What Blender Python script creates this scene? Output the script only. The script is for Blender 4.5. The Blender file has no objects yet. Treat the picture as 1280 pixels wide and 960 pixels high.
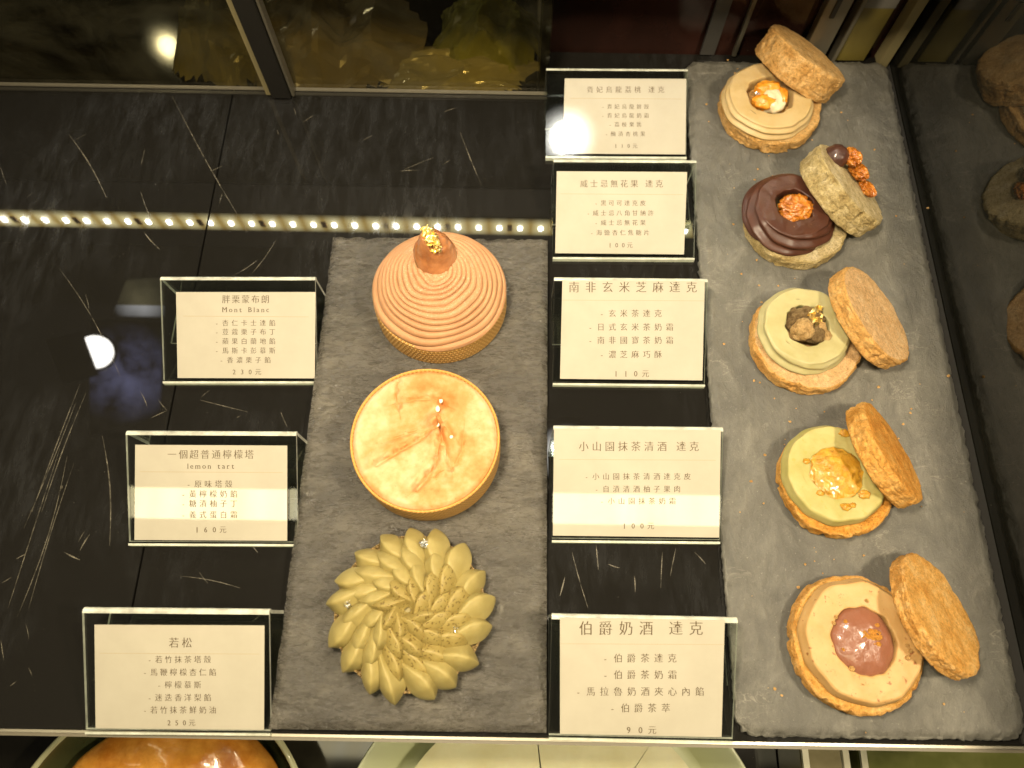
import bpy, math, random
from mathutils import Vector, Matrix, noise
R = math.radians
random.seed(7)
scene = bpy.context.scene
COL = scene.collection

# ------------------------------------------------------------------ camera
# measured on the photograph (1280x960): depth lines meet at (684,-1870)
F = 900.0; PITCH = R(69.05); ROLL = R(1.0); DIST = 0.45
fw = Vector((0, math.cos(PITCH), -math.sin(PITCH)))
u0 = Vector((0, math.sin(PITCH), math.cos(PITCH)))
r0 = Vector((1, 0, 0))
CR = r0 * math.cos(ROLL) + u0 * math.sin(ROLL)
CU = u0 * math.cos(ROLL) - r0 * math.sin(ROLL)
CAM = -fw * DIST
cd = bpy.data.cameras.new('camera')
cam = bpy.data.objects.new('camera', cd); COL.objects.link(cam)
cam.matrix_world = Matrix((( CR.x, CU.x, -fw.x, CAM.x), (CR.y, CU.y, -fw.y, CAM.y), (CR.z, CU.z, -fw.z, CAM.z), (0, 0, 0, 1)))
cd.sensor_width = 36; cd.lens = F / 1280 * 36; cd.clip_start = .01; cd.clip_end = 50
cd.dof.use_dof = True; cd.dof.focus_distance = .425; cd.dof.aperture_fstop = 8
scene.camera = cam

def ray(px, py):
    return (fw + CR * ((px - 640) / F) - CU * ((py - 480) / F)).normalized()
def at(px, py, z=0.0):
    d = ray(px, py); return CAM + d * ((z - CAM.z) / d.z)
def hit(px, py, P, N):
    d = ray(px, py); return CAM + d * ((P - CAM).dot(N) / d.dot(N))
def proj(p):
    v = p - CAM; w = v.dot(fw); return (640 + F * v.dot(CR) / w, 480 - F * v.dot(CU) / w)
def scale_at(p): return (p - CAM).dot(fw) / F          # metres per photo pixel
def reflect(d, n): return d - n * (2 * d.dot(n))

# ------------------------------------------------------------------ world and light
w = bpy.data.worlds.new('World'); scene.world = w; w.use_nodes = True
w.node_tree.nodes['Background'].inputs[0].default_value = (1.0, .86, .66, 1)
w.node_tree.nodes['Background'].inputs[1].default_value = .05
scene.view_settings.view_transform = 'Standard'; scene.view_settings.look = 'None'
scene.view_settings.exposure = 0.10
scene.cycles.use_denoising = True
scene.cycles.max_bounces = 8; scene.cycles.transparent_max_bounces = 12
scene.cycles.sample_clamp_indirect = 6

def area(name, loc, target, size, energy, col, sizey=None):
    l = bpy.data.lights.new(name, 'AREA'); l.energy = energy; l.color = col; l.size = size
    if sizey: l.shape = 'RECTANGLE'; l.size_y = sizey
    o = bpy.data.objects.new(name, l); COL.objects.link(o); o.location = loc
    o.rotation_euler = (Vector(target) - Vector(loc)).to_track_quat('-Z', 'Y').to_euler()
    return o
WARM = (1.0, .83, .58)
area('key_lamp', (-.11, -.07, .56), (.03, -.07, 0), .085, 5.0, WARM)
area('fill_light', (.37, -.19, .60), (.12, -.06, 0), .07, 4.0, WARM)  # fill added from the right to brighten the lids

# ------------------------------------------------------------------ helpers
def lin(r, g, b):
    f = lambda c: (c / 255 / 12.92) if c <= 10 else ((c / 255 + .055) / 1.055) ** 2.4
    return (f(r), f(g), f(b))
def tag(o, label=None, cat=None, group=None, kind=None):
    if label: o['label'] = label
    if cat: o['category'] = cat
    if group: o['group'] = group
    if kind: o['kind'] = kind
    return o
def empty(name, loc, rz=0):
    o = bpy.data.objects.new(name, None); COL.objects.link(o); o.location = loc
    o.rotation_euler = (0, 0, rz); o.empty_display_size = .01; return o
def mesh(name, verts, faces, mat, parent=None, smooth=True, matrix=None, mats=None, midx=None):
    m = bpy.data.meshes.new(name); m.from_pydata([tuple(v) for v in verts], [], faces); m.update()
    if smooth: m.polygons.foreach_set('use_smooth', [True] * len(m.polygons))
    for x in (mats or [mat]): m.materials.append(x)
    if midx: m.polygons.foreach_set('material_index', midx)
    o = bpy.data.objects.new(name, m); COL.objects.link(o)
    if parent: o.parent = parent
    if matrix is not None: o.matrix_local = matrix
    return o
def fbm(p, o=4):
    a = 0; s = 1; f = 1
    for _ in range(o): a += s * noise.noise(p * f); s *= .5; f *= 2.03
    return a
def resample(prof, step):
    out = [prof[0]]
    for a, b in zip(prof, prof[1:]):
        L = math.hypot(b[0] - a[0], b[1] - a[1]); n = max(1, int(math.ceil(L / step)))
        for i in range(1, n + 1): out.append((a[0] + (b[0] - a[0]) * i / n, a[1] + (b[1] - a[1]) * i / n))
    return out
def smoothprof(prof, it=2):
    for _ in range(it):
        q = [prof[0]]
        for a, b in zip(prof, prof[1:]):
            q.append((a[0] * .75 + b[0] * .25, a[1] * .75 + b[1] * .25)); q.append((a[0] * .25 + b[0] * .75, a[1] * .25 + b[1] * .75))
        q.append(prof[-1]); prof = q
    return prof
def lathe(name, prof, seg, mat, parent=None, disp=None, closed=False, matrix=None, side=None):
    V = []; Fc = []; n = len(prof)
    for (r, z) in prof:
        for k in range(seg):
            t = 2 * math.pi * k / seg
            p = Vector((r * math.cos(t), r * math.sin(t), z))
            if disp: p = disp(p, t, r, z)
            V.append(p)
    m = n if closed else n - 1
    for i in range(m):
        j = (i + 1) % n
        for k in range(seg):
            k2 = (k + 1) % seg; Fc.append((i * seg + k, i * seg + k2, j * seg + k2, j * seg + k))
    if not closed:
        for i in (0, n - 1):
            if prof[i][0] > 1e-5 : continue
    if side:
        rm = max(q[0] for q in prof) * .955
        mi = []
        for i in range(m): mi += [1 if (prof[i][0] + prof[(i + 1) % n][0]) / 2 > rm else 0] * seg
        return mesh(name, V, Fc, mat, parent, True, matrix, mats=[mat, side], midx=mi)
    return mesh(name, V, Fc, mat, parent, True, matrix)
def boxmesh(name, lo, hi, mat, parent=None, bev=0.0):
    import bmesh
    bm = bmesh.new(); bmesh.ops.create_cube(bm, size=1)
    for v in bm.verts:
        v.co = Vector([lo[i] + (v.co[i] + .5) * (hi[i] - lo[i]) for i in range(3)])
    if bev: bmesh.ops.bevel(bm, geom=bm.edges[:], offset=bev, segments=2, affect='EDGES')
    m = bpy.data.meshes.new(name); bm.to_mesh(m); bm.free(); m.materials.append(mat)
    o = bpy.data.objects.new(name, m); COL.objects.link(o)
    if parent: o.parent = parent
    return o
def blob(name, rad, mat, parent, loc, amp=.25, freq=1.5, sub=4, squash=(1, 1, 1), ridge=False, seed=0, rot=None):
    import bmesh
    bm = bmesh.new(); bmesh.ops.create_icosphere(bm, subdivisions=sub, radius=1)
    for v in bm.verts:
        p = v.co.copy(); q = p * freq + Vector((seed * 3.1, seed * 1.7, seed))
        a = fbm(q, 4)
        if ridge: a = .6 - abs(a) * 1.6
        v.co = p * (1 + amp * a) * rad
        v.co = Vector((v.co.x * squash[0], v.co.y * squash[1], v.co.z * squash[2]))
    m = bpy.data.meshes.new(name); bm.to_mesh(m); bm.free(); m.materials.append(mat)
    m.polygons.foreach_set('use_smooth', [True] * len(m.polygons))
    o = bpy.data.objects.new(name, m); COL.objects.link(o); o.parent = parent; o.location = loc
    if rot: o.rotation_euler = rot
    return o

# ------------------------------------------------------------------ materials
class NT:
    def __init__(s, name):
        s.m = bpy.data.materials.new(name); s.m.use_nodes = True; s.t = s.m.node_tree
        s.b = s.t.nodes['Principled BSDF']; s.out = s.t.nodes['Material Output']
        s.co = s.n('ShaderNodeTexCoord').outputs['Object']
    def n(s, ty, **kw):
        x = s.t.nodes.new(ty)
        for k, v in kw.items(): setattr(x, k, v)
        return x
    def l(s, a, b): s.t.links.new(a, b)
    def noise(s, scale, detail=6, rough=.6, vec=None, dist=0):
        x = s.n('ShaderNodeTexNoise'); x.inputs['Scale'].default_value = scale; x.inputs['Detail'].default_value = detail
        x.inputs['Roughness'].default_value = rough; x.inputs['Distortion'].default_value = dist
        s.l(vec or s.co, x.inputs['Vector']); return x.outputs['Fac']
    def ramp(s, fac, stops):
        x = s.n('ShaderNodeValToRGB'); e = x.color_ramp.elements
        while len(e) < len(stops): e.new(.5)
        for el, (p, c) in zip(e, stops): el.position = p; el.color = (*c, 1) if len(c) == 3 else c
        s.l(fac, x.inputs[0]); return x.outputs[0]
    def mix(s, fac, a, b, mode='MIX'):
        x = s.n('ShaderNodeMix', data_type='RGBA', blend_type=mode)
        for i, v in ((0, fac), (6, a), (7, b)):
            if hasattr(v, 'is_linked'): s.l(v, x.inputs[i])
            else: x.inputs[i].default_value = v if i == 0 else (*v, 1)
        return x.outputs[2]
    def math(s, op, a, b=0.0):
        x = s.n('ShaderNodeMath', operation=op)
        for i, v in enumerate((a, b)):
            if hasattr(v, 'is_linked'): s.l(v, x.inputs[i])
            else: x.inputs[i].default_value = v
        return x.outputs[0]
    def mapping(s, scale, rot=(0, 0, 0), vec=None):
        x = s.n('ShaderNodeMapping'); x.inputs['Scale'].default_value = scale; x.inputs['Rotation'].default_value = rot
        s.l(vec or s.co, x.inputs[0]); return x.outputs[0]
    def bump(s, h, strength=.5, dist=.001, prev=None):
        x = s.n('ShaderNodeBump'); x.inputs['Strength'].default_value = strength; x.inputs['Distance'].default_value = dist
        s.l(h, x.inputs['Height'])
        if prev: s.l(prev, x.inputs['Normal'])
        s.l(x.outputs[0], s.b.inputs['Normal']); return x.outputs[0]
    def set(s, **kw):
        for k, v in kw.items():
            i = s.b.inputs[k.replace('_', ' ')]
            if hasattr(v, 'is_linked'): s.l(v, i)
            elif isinstance(v, tuple): i.default_value = (*v, 1) if len(v) == 3 and i.type == 'RGBA' else v
            else: i.default_value = v
        return s
def fresnel(a, ior):
    # straight-through sheets: the same reflectance from both sides of each face
    g = a.n('ShaderNodeNewGeometry'); f = a.n('ShaderNodeFresnel')
    k = a.math('ADD', a.math('MULTIPLY', g.outputs['Backfacing'], 1 / ior - ior), ior)
    a.l(k, f.inputs[0]); return f.outputs[0]
def plain(name, col, rough=.5, **kw):
    a = NT(name); a.set(Base_Color=col, Roughness=rough, **kw); return a.m
def emit(name, col, strength):
    a = NT(name); a.set(Base_Color=(0, 0, 0), Emission_Color=col, Emission_Strength=strength, Roughness=.5); return a.m

def biscuit_mat(name, dark, mid, pale, speck=(.16, .07, .02), speckamt=.5, scale=90, bump=.9):
    a = NT(name)
    c = a.ramp(a.noise(scale, 9, .75), [(.36, dark), (.50, mid), (.66, pale)])
    g1 = a.noise(420, 6, .78); g2 = a.noise(1100, 4, .7)
    c = a.mix(.85, c, a.ramp(g1, [(.32, (.62, .50, .34)), (.44, (1.0, .98, .94)), (.66, (1.3, 1.3, 1.25))]), 'MULTIPLY')
    c = a.mix(.6, c, a.ramp(g2, [(.32, (.74, .67, .56)), (.48, (1.06, 1.05, 1.02)), (.68, (1.3, 1.28, 1.22))]), 'MULTIPLY')
    sp = a.ramp(a.noise(800, 3, .65), [(.32, (1, 1, 1)), (.38, (0, 0, 0))])
    c = a.mix(a.math('MULTIPLY', sp, speckamt), c, speck)
    b1 = a.bump(g1, 1.0, .0035)
    a.bump(g2, 1.0, .0016, b1)
    a.set(Base_Color=c, Roughness=.85, Specular_IOR_Level=.2)
    return a.m
def cream_mat(name, base, alt, speck=None, specks=.38, rough=.5, scale=60, speckscale=420, sss=.25):
    a = NT(name)
    c = a.ramp(a.noise(scale, 5, .6), [(.35, alt), (.62, base)])
    if speck:
        sp = a.ramp(a.noise(speckscale, 3, .6), [(specks - .06, (1, 1, 1)), (specks, (0, 0, 0))])
        c = a.mix(sp, c, speck)
    b1 = a.bump(a.noise(scale * 5, 6, .65), .28, .0006)
    a.bump(a.noise(1900, 3, .6), .12, .0002, b1)
    a.set(Base_Color=c, Roughness=rough, Specular_IOR_Level=.4, Subsurface_Weight=sss, Subsurface_Radius=(.004, .0026, .0012), Subsurface_Scale=.6)
    return a.m
def slate_mat(name, c0, c1, c2, rot, stretch, rough, bs, fine):
    a = NT(name)
    v = a.mapping(stretch, (0, 0, rot))
    n1 = a.noise(30, 9, .66, v, .5); n2 = a.noise(150, 8, .72, v, .5); n3 = a.noise(1300, 5, .75, v)
    big = a.noise(14, 4, .55)
    c = a.ramp(a.math('ADD', a.math('MULTIPLY', n1, .6), a.math('MULTIPLY', n2, .4)), [(.36, c0), (.50, c1), (.64, c2)])
    c = a.mix(.6, c, a.ramp(big, [(.33, (.66, .66, .66)), (.66, (1.1, 1.08, 1.02))]), 'MULTIPLY')
    c = a.mix(.5, c, a.ramp(n3, [(.30, (.6, .6, .6)), (.70, (1.3, 1.3, 1.28))]), 'MULTIPLY')
    sp = a.ramp(a.noise(700, 3, .6), [(.66, (0, 0, 0)), (.71, (1, 1, 1))])
    c = a.mix(a.math('MULTIPLY', sp, .35), c, (.42, .40, .34))
    # thin pale veins
    ve = a.math('ABSOLUTE', a.math('SUBTRACT', a.noise(26, 5, .6, a.mapping((1, 3, 1), (0, 0, rot + .3)), 1.0), .5))
    vm = a.math('MULTIPLY', a.ramp(ve, [(.0, (1, 1, 1)), (.012, (0, 0, 0))]), a.ramp(a.noise(30, 3), [(.52, (0, 0, 0)), (.64, (1, 1, 1))]))
    c = a.mix(a.math('MULTIPLY', vm, .5), c, (.36, .34, .28))
    b1 = a.bump(n1, bs, .006)
    b2 = a.bump(n2, bs, .0016, b1)
    a.bump(n3, fine, .0006, b2)
    rr = a.ramp(n2, [(.35, (rough - .08,) * 3), (.65, (rough + .16,) * 3)])
    a.set(Base_Color=c, Roughness=rr, Specular_IOR_Level=.9)
    return a.m
M_slateL = slate_mat('riven_slate', (.075, .068, .054), (.115, .105, .085), (.19, .174, .142), R(-24), (1, 2.6, 1), .25, 1.0, 1.0)
M_slateR = slate_mat('grey_slate', (.086, .084, .070), (.125, .121, .102), (.195, .189, .160), R(8), (1.7, 1, 1), .46, .5, .9)
M_chip = slate_mat('chipped_slate', (.12, .116, .098), (.18, .175, .148), (.32, .31, .27), 0, (1, 1, 3), .6, .8, .8)

def shelf_material():
    a = NT('black_glass')
    v = a.mapping((1, 1, 1), (0, 0, R(35)))
    sm = a.ramp(a.noise(7, 5, .6, v, .4), [(.42, (0, 0, 0)), (.68, (1, 1, 1))])
    sm2 = a.ramp(a.noise(120, 6, .75, a.mapping((1, .25, 1), (0, 0, R(-40))), .3), [(.42, (0, 0, 0)), (.8, (1, 1, 1))])
    smudge = a.math('MULTIPLY', sm, sm2)
    # hair scratches: stretched noise bands in two directions
    s1 = a.ramp(a.noise(34, 2, .5, a.mapping((1, .03, 1), (0, 0, R(28)))), [(.755, (0, 0, 0)), (.775, (1, 1, 1))])
    s2 = a.ramp(a.noise(40, 2, .5, a.mapping((1, .025, 1), (0, 0, R(-14)))), [(.765, (0, 0, 0)), (.785, (1, 1, 1))])
    dust = a.ramp(a.noise(640, 2, .5), [(.76, (0, 0, 0)), (.80, (1, 1, 1))])
    c = a.mix(a.math('MULTIPLY', smudge, .55), (.0105, .0098, .0082), (.058, .060, .062))
    c = a.mix(a.math('MULTIPLY', a.math('MAXIMUM', s1, s2), .6), c, (.16, .15, .12))
    c = a.mix(a.math('MULTIPLY', dust, .5), c, (.25, .24, .21))
    a.set(Base_Color=c, Roughness=a.ramp(smudge, [(0, (.015,) * 3), (1, (.16,) * 3)]), IOR=1.5)
    return a.m
M_shelf = shelf_material()
def dark_glossy(name, col, col2, ior, rough):
    a = NT(name)
    c = a.mix(a.ramp(a.noise(11, 5, .6, a.mapping((1, 1, .5))), [(.4, (0, 0, 0)), (.7, (1, 1, 1))]), col, col2)
    dust = a.ramp(a.noise(560, 2, .5), [(.755, (0, 0, 0)), (.79, (1, 1, 1))])
    c = a.mix(a.math('MULTIPLY', dust, .4), c, (.2, .19, .15))
    a.set(Base_Color=c, Roughness=rough, IOR=ior); return a.m
M_side = dark_glossy('side_glass', (.006, .006, .0045), (.012, .012, .009), 1.95, .02)
M_back = dark_glossy('back_glass', (.008, .007, .005), (.030, .026, .014), 1.5, .06)
def pane_mat():
    a = NT('tinted_pane')
    tr = a.n('ShaderNodeBsdfTransparent'); tr.inputs[0].default_value = (.62, .58, .42, 1)
    gl = a.n('ShaderNodeBsdfGlossy'); gl.inputs['Roughness'].default_value = .04
    df = a.n('ShaderNodeBsdfDiffuse'); df.inputs[0].default_value = (.10, .095, .06, 1)
    sm = a.ramp(a.noise(8, 6, .7, None, 1.0), [(.45, (0, 0, 0)), (.8, (.35,) * 3)])
    m0 = a.n('ShaderNodeMixShader'); a.l(sm, m0.inputs[0]); a.l(tr.outputs[0], m0.inputs[1]); a.l(df.outputs[0], m0.inputs[2])
    mx = a.n('ShaderNodeMixShader'); a.l(fresnel(a, 1.5), mx.inputs[0]); a.l(m0.outputs[0], mx.inputs[1]); a.l(gl.outputs[0], mx.inputs[2])
    a.l(mx.outputs[0], a.out.inputs[0]); return a.m
M_pane = pane_mat()
M_backred = dark_glossy('red_brown_reflection', (.016, .008, .006), (.045, .018, .013), 1.5, .12)  # red brown reflections put into the base colour
M_post = plain('dark_post', (.012, .011, .009), .35)
M_olive = plain('olive_frame', (.20, .17, .085), .4)
M_greyframe = plain('brushed_frame', (.17, .155, .115), .35, Metallic=.6)
M_yellow = dark_glossy('yellow_panel', (.10, .08, .018), (.19, .155, .04), 1.5, .3)
M_trim = plain('steel_trim', (.42, .39, .31), .35, Metallic=.8)
M_darktrim = plain('dark_trim', (.03, .028, .022), .3)

def acrylic_face():
    a = NT('clear_acrylic')
    tr = a.n('ShaderNodeBsdfTransparent'); tr.inputs[0].default_value = (.93, .95, .92, 1)
    gl = a.n('ShaderNodeBsdfGlossy'); gl.inputs['Roughness'].default_value = .035
    mx = a.n('ShaderNodeMixShader'); a.l(fresnel(a, 1.6), mx.inputs[0]); a.l(tr.outputs[0], mx.inputs[1]); a.l(gl.outputs[0], mx.inputs[2])
    a.l(mx.outputs[0], a.out.inputs[0]); return a.m
def acrylic_edge():
    a = NT('polished_acrylic_edge')
    tr = a.n('ShaderNodeBsdfTransparent'); tr.inputs[0].default_value = (.72, .78, .68, 1)
    st = a.ramp(a.noise(120, 3, .6), [(.3, (.55, .55, .55)), (.68, (1, 1, 1))])
    a.set(Base_Color=(.82, .84, .72), Roughness=.15, IOR=1.5)  # gleam of the edge put into a pale base colour
    mx = a.n('ShaderNodeMixShader'); a.l(a.math('MULTIPLY', st, .72), mx.inputs[0]); a.l(tr.outputs[0], mx.inputs[1]); a.l(a.b.outputs[0], mx.inputs[2])
    a.l(mx.outputs[0], a.out.inputs[0]); return a.m
M_acr, M_acre = acrylic_face(), acrylic_edge()
def card_material():
    a = NT('cream_card')
    c = a.mix(a.ramp(a.noise(45, 5, .6), [(.35, (0, 0, 0)), (.7, (1, 1, 1))]), (.42, .39, .305), (.455, .424, .335))
    a.set(Base_Color=c, Roughness=.7, Coat_Weight=1.0, Coat_Roughness=.03, Coat_IOR=1.85); return a.m
M_card = card_material()
M_ink = plain('brown_ink', (.085, .055, .022), .7)
M_inkpale = plain('faint_rule_ink', (.36, .30, .19), .7)

# ------------------------------------------------------------------ setting: shelf, back, side
def quad_slab(name, corners, th, mat, ztop=0.0):
    """slab from four ground points (counter-clockwise from above), top at ztop"""
    V = [Vector((c.x, c.y, ztop)) for c in corners] + [Vector((c.x, c.y, ztop - th)) for c in corners]
    Fc = [(0, 1, 2, 3), (7, 6, 5, 4)] + [(i, i + 4, (i + 1) % 4 + 4, (i + 1) % 4) for i in range(4)]
    return mesh(name, V, Fc, mat, smooth=False)
yF = at(640, 921).y; yB = at(300, 112).y; yB2 = at(980, 70).y
XL, XR = -.62, at(1264, 800).x + .002
xj = at(165, 760).x
def V2(x, y): return Vector((x, y, 0))
xs = at(684, 118).x
tag(quad_slab('shelf', [V2(xj + .0006, yF), V2(XR, yF), V2(XR, yB), V2(xj + .0006, yB)], .006, M_shelf), kind='structure')
tag(quad_slab('shelf', [V2(XL, yF), V2(xj - .0006, yF), V2(xj - .0006, yB), V2(XL, yB)], .006, M_shelf), kind='structure')
tag(quad_slab('shelf', [V2(xs, yB + .0003), V2(XR, yB + .0003), V2(XR, yB2), V2(xs, yB2)], .006, M_shelf), kind='structure')
def scratches():
    V = []; Fc = []; rnd = random.Random(5)
    L = [((86, 168), (133, 247), .9), (((215, 120)), (310, 290), .5), ((322, 325), (290, 345), .5), ((345, 300), (312, 345), .5), ((505, 212), (542, 197), .3), ((500, 214), (522, 213), .35), ((555, 140), (570, 135), .6),
         ((575, 165), (602, 232), .5), ((176, 240), (194, 285), .5), ((180, 290), (200, 312), .6), ((70, 330), (150, 470), .25), ((40, 640), (100, 480), .5), ((52, 640), (108, 490), .5), ((30, 660), (96, 500), .4), ((10, 760), (75, 560), .4),
         ((22, 770), (84, 570), .4), ((36, 760), (92, 580), .35), ((128, 545), (137, 682), .8), ((80, 690), (100, 700), .8), ((100, 688), (112, 668), .7), ((715, 690), (735, 760), .3), ((745, 680), (748, 712), .5), ((760, 705), (775, 710), .5), ((828, 690), (826, 735), .3),
         ((845, 685), (838, 720), .3), ((868, 690), (882, 705), .4), ((700, 745), (706, 722), .7), ((793, 720), (794, 740), .6), ((380, 560), (365, 590), .4), ((250, 500), (310, 515), .25), ((225, 720), (300, 735), .25), ((555, 205), (563, 200), .4)]
    for _ in range(60):
        x, y = rnd.uniform(0, 640), rnd.uniform(125, 900); a = rnd.choice((R(60), R(75), R(-35), R(110))) + rnd.uniform(-.2, .2); l = rnd.uniform(4, 26)
        L.append(((x, y), (x + l * math.cos(a), y + l * math.sin(a)), rnd.uniform(.12, .4)))
    for (a, b, wd) in L:
        p, q = at(*a, .00012), at(*b, .00012)
        if not (yF < p.y < yB - .004 and yF < q.y < yB - .004): continue
        n = 6; pr = (q - p).cross(Vector((0, 0, 1))).normalized() * (.00016 + .0003 * wd); o = len(V); bend = rnd.uniform(-.04, .04) * (q - p).length
        for i in range(n + 1):
            u = i / n; c = p.lerp(q, u) + pr.normalized() * bend * math.sin(math.pi * u); k = .25 + .75 * math.sin(math.pi * u)
            V += [c - pr * k, c + pr * k]
        for i in range(n): Fc.append((o + 2 * i, o + 2 * i + 2, o + 2 * i + 3, o + 2 * i + 1))
    a = NT('scratched_glass'); a.set(Base_Color=(.20, .18, .13), Roughness=.4)
    tr = a.n('ShaderNodeBsdfTransparent'); mx = a.n('ShaderNodeMixShader')
    a.l(a.ramp(a.noise(140, 5, .7), [(.35, (0, 0, 0)), (.65, (.75,) * 3)]), mx.inputs[0]); a.l(tr.outputs[0], mx.inputs[1]); a.l(a.b.outputs[0], mx.inputs[2]); a.l(mx.outputs[0], a.out.inputs[0])
    o = mesh('scratches', V, Fc, a.m, None, False); o['kind'] = 'stuff'; o['label'] = 'fine pale scratches across the black glass shelf'
    return o
scratches()
# front edge
t = empty('edge_strip', (0, yF, 0))
tag(t, 'thin polished steel strip along the front edge of the black glass shelf', 'edge strip')
boxmesh('lip', (XL, -.0018, -.007), (XR + .1, -.0004, .0006), M_trim, t, .0003)
boxmesh('channel', (XL, -.0036, -.0072), (XR + .1, -.0020, -.0010), plain('tarnished_trim', (.13, .115, .08), .5), t)
# back door (left half) and the deeper door (right half)
xs = at(684, 118).x
t = empty('back_door', (0, yB, 0))
tag(t, 'dark glossy sliding door behind the left half of the shelf', 'door')
boxmesh('glass', (XL, .002, .0004), (xs, .005, .36), M_pane, t)
boxmesh('bottom_rail', (XL, -.0012, .0004), (xs, .0018, .0018), plain('dull_rail', (.20, .185, .14), .4, Metallic=.5), t, .0004)
boxmesh('rail_shadow_gap', (XL, -.0050, .0003), (xs, -.0024, .0012), M_darktrim, t)
def post(name, px0, px1, py, mat, label, cat, ydepth, h=.34, fwd=.004, parent=None):
    """vertical post standing at the shelf back edge; px0..px1 its foot in the photo"""
    yy = ydepth
    a = at(px0, py); b = at(px1, py)
    xa = a.x * (yy - CAM.y) / (a.y - CAM.y); xb = b.x * (yy - CAM.y) / (b.y - CAM.y)
    o = boxmesh(name, (xa, yy - fwd, .0023), (xb, yy - .0003, h), mat, parent, .0004)
    if label: tag(o, label, cat)
    return o
t = empty('door_post', (0, 0, 0)); tag(t, 'black upright post with pale edge strips at the back left door', 'post')
post('upright', 343, 366, 111, M_post, None, None, yB, fwd=.010, parent=t)
post('edge_strip', 335, 341.5, 111, M_olive, None, None, yB, fwd=.007, parent=t)
post('edge_strip', 367, 370, 111, M_greyframe, None, None, yB, fwd=.008, parent=t)
t = empty('rear_door', (0, yB2, 0)); tag(t, 'dark door with painted red brown reflections set deeper behind the right half of the shelf', 'door')
boxmesh('glass', (xs, .002, -.1), (XR + .3, .008, .36), M_backred, t)
boxmesh('jamb', (xs - .006, yB - yB2 + .009, -.1), (xs - .0005, .0085, .36), M_post, t)
t = empty('door_frame', (0, 0, 0)); tag(t, 'yellowish metal door frame with a slot standing behind the grey slate', 'door frame')
post('ribbed_strip', 872, 890, 72, plain('ribbed_grey', (.05, .047, .042), .5), None, None, yB2, fwd=.003, parent=t)
post('thin_strip', 912, 917, 72, M_greyframe, None, None, yB2, fwd=.004, parent=t)
post('slot_plate', 995, 1023, 72, M_greyframe, None, None, yB2, fwd=.008, parent=t)
sl = post('slot', 1004, 1010, 72, M_post, None, None, yB2, h=.058, fwd=.009, parent=t)
for v in sl.data.vertices:
    if v.co.z < .03: v.co.z += .040
post('upright', 1032, 1037, 72, M_greyframe, None, None, yB2, fwd=.010, parent=t)
post('yellow_panel', 1040, 1076, 72, M_yellow, None, None, yB2, fwd=.006, parent=t)
bx = post('grey_band', 1040, 1076, 72, plain('grey_band', (.12, .115, .10), .5), None, None, yB2, h=.075, fwd=.0066, parent=t)
for v in bx.data.vertices:
    if v.co.z < .03: v.co.z += .047
post('perforated_upright', 1091, 1103, 72, M_olive, None, None, yB2, fwd=.012, parent=t)
# counter added behind the left door to mirror a spot lamp, crumpled bags on it
yC = yB + .012
tag(quad_slab('mirror_counter', [V2(XL - .3, yC), V2(xs - .007, yC), V2(xs - .007, yC + .6), V2(XL - .3, yC + .6)], .01, M_back, -.012), kind='structure')
def bag(px, py, size, hgt, label, seed, col, stretch=(1, 1)):
    p = at(px, py, -.012); n = 26; V = []; Fc = []
    for j in range(n + 1):
        for i in range(n + 1):
            u, v = i / n - .5, j / n - .5
            e = max(0, 1 - (math.hypot(u, v) * 1.9) ** 2)
            q = Vector((u * 3.2, v * 3.2, seed))
            z = hgt * e * (.55 + .6 * (1 - 2 * abs(noise.noise(q)))) + hgt * .22 * abs(noise.noise(q * 2.7)) + .001
            V.append(Vector((u * size * stretch[0] * (1 + .3 * noise.noise(q)), v * size * stretch[1] * (1 + .3 * noise.noise(q + Vector((4, 4, 0)))), max(.0006, z))))
    g = lambda i, j: j * (n + 1) + i
    for j in range(n):
        for i in range(n):
            if math.hypot(i - n / 2 + .5, j - n / 2 + .5) < n * .5: Fc.append((g(i, j), g(i + 1, j), g(i + 1, j + 1), g(i, j + 1)))
    o = mesh('plastic_bag', V, Fc, plain('clear_bag', col, .18, Coat_Weight=.5), smooth=False); o.location = p
    tag(o, label, 'plastic bag', 'crumpled bags behind the back door')
bag(565, 92, .10, .012, 'small pale crumpled plastic bag lying close behind the back door', 2, (.55, .52, .34), (1.3, .5))
bag(290, 62, .09, .04, 'olive crumpled plastic bag beside the black post', 5, (.34, .32, .18))
bag(410, 55, .13, .04, 'greyish crumpled plastic bag between post and small pale bag', 9, (.36, .32, .24))
bag(610, 50, .08, .03, 'greenish crumpled plastic bag at the door jamb', 12, (.40, .42, .15))
# side panel
t = empty('side_panel', (XR, 0, 0)); tag(t, 'dark glass end panel mirroring the grey slate and its pastries', 'glass panel')
boxmesh('pane', (.0004, yF - .01, -.012), (.006, yB2 + .0015, .15), M_side, t)
boxmesh('reflection_cover', (-.0085, yF + .001, .0002), (.0, yB2 - .001, .0016), plain('matte_black_cover', (.016, .015, .013), .85), t)  # matte strip added to hide the key lamp's double reflection

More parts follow.
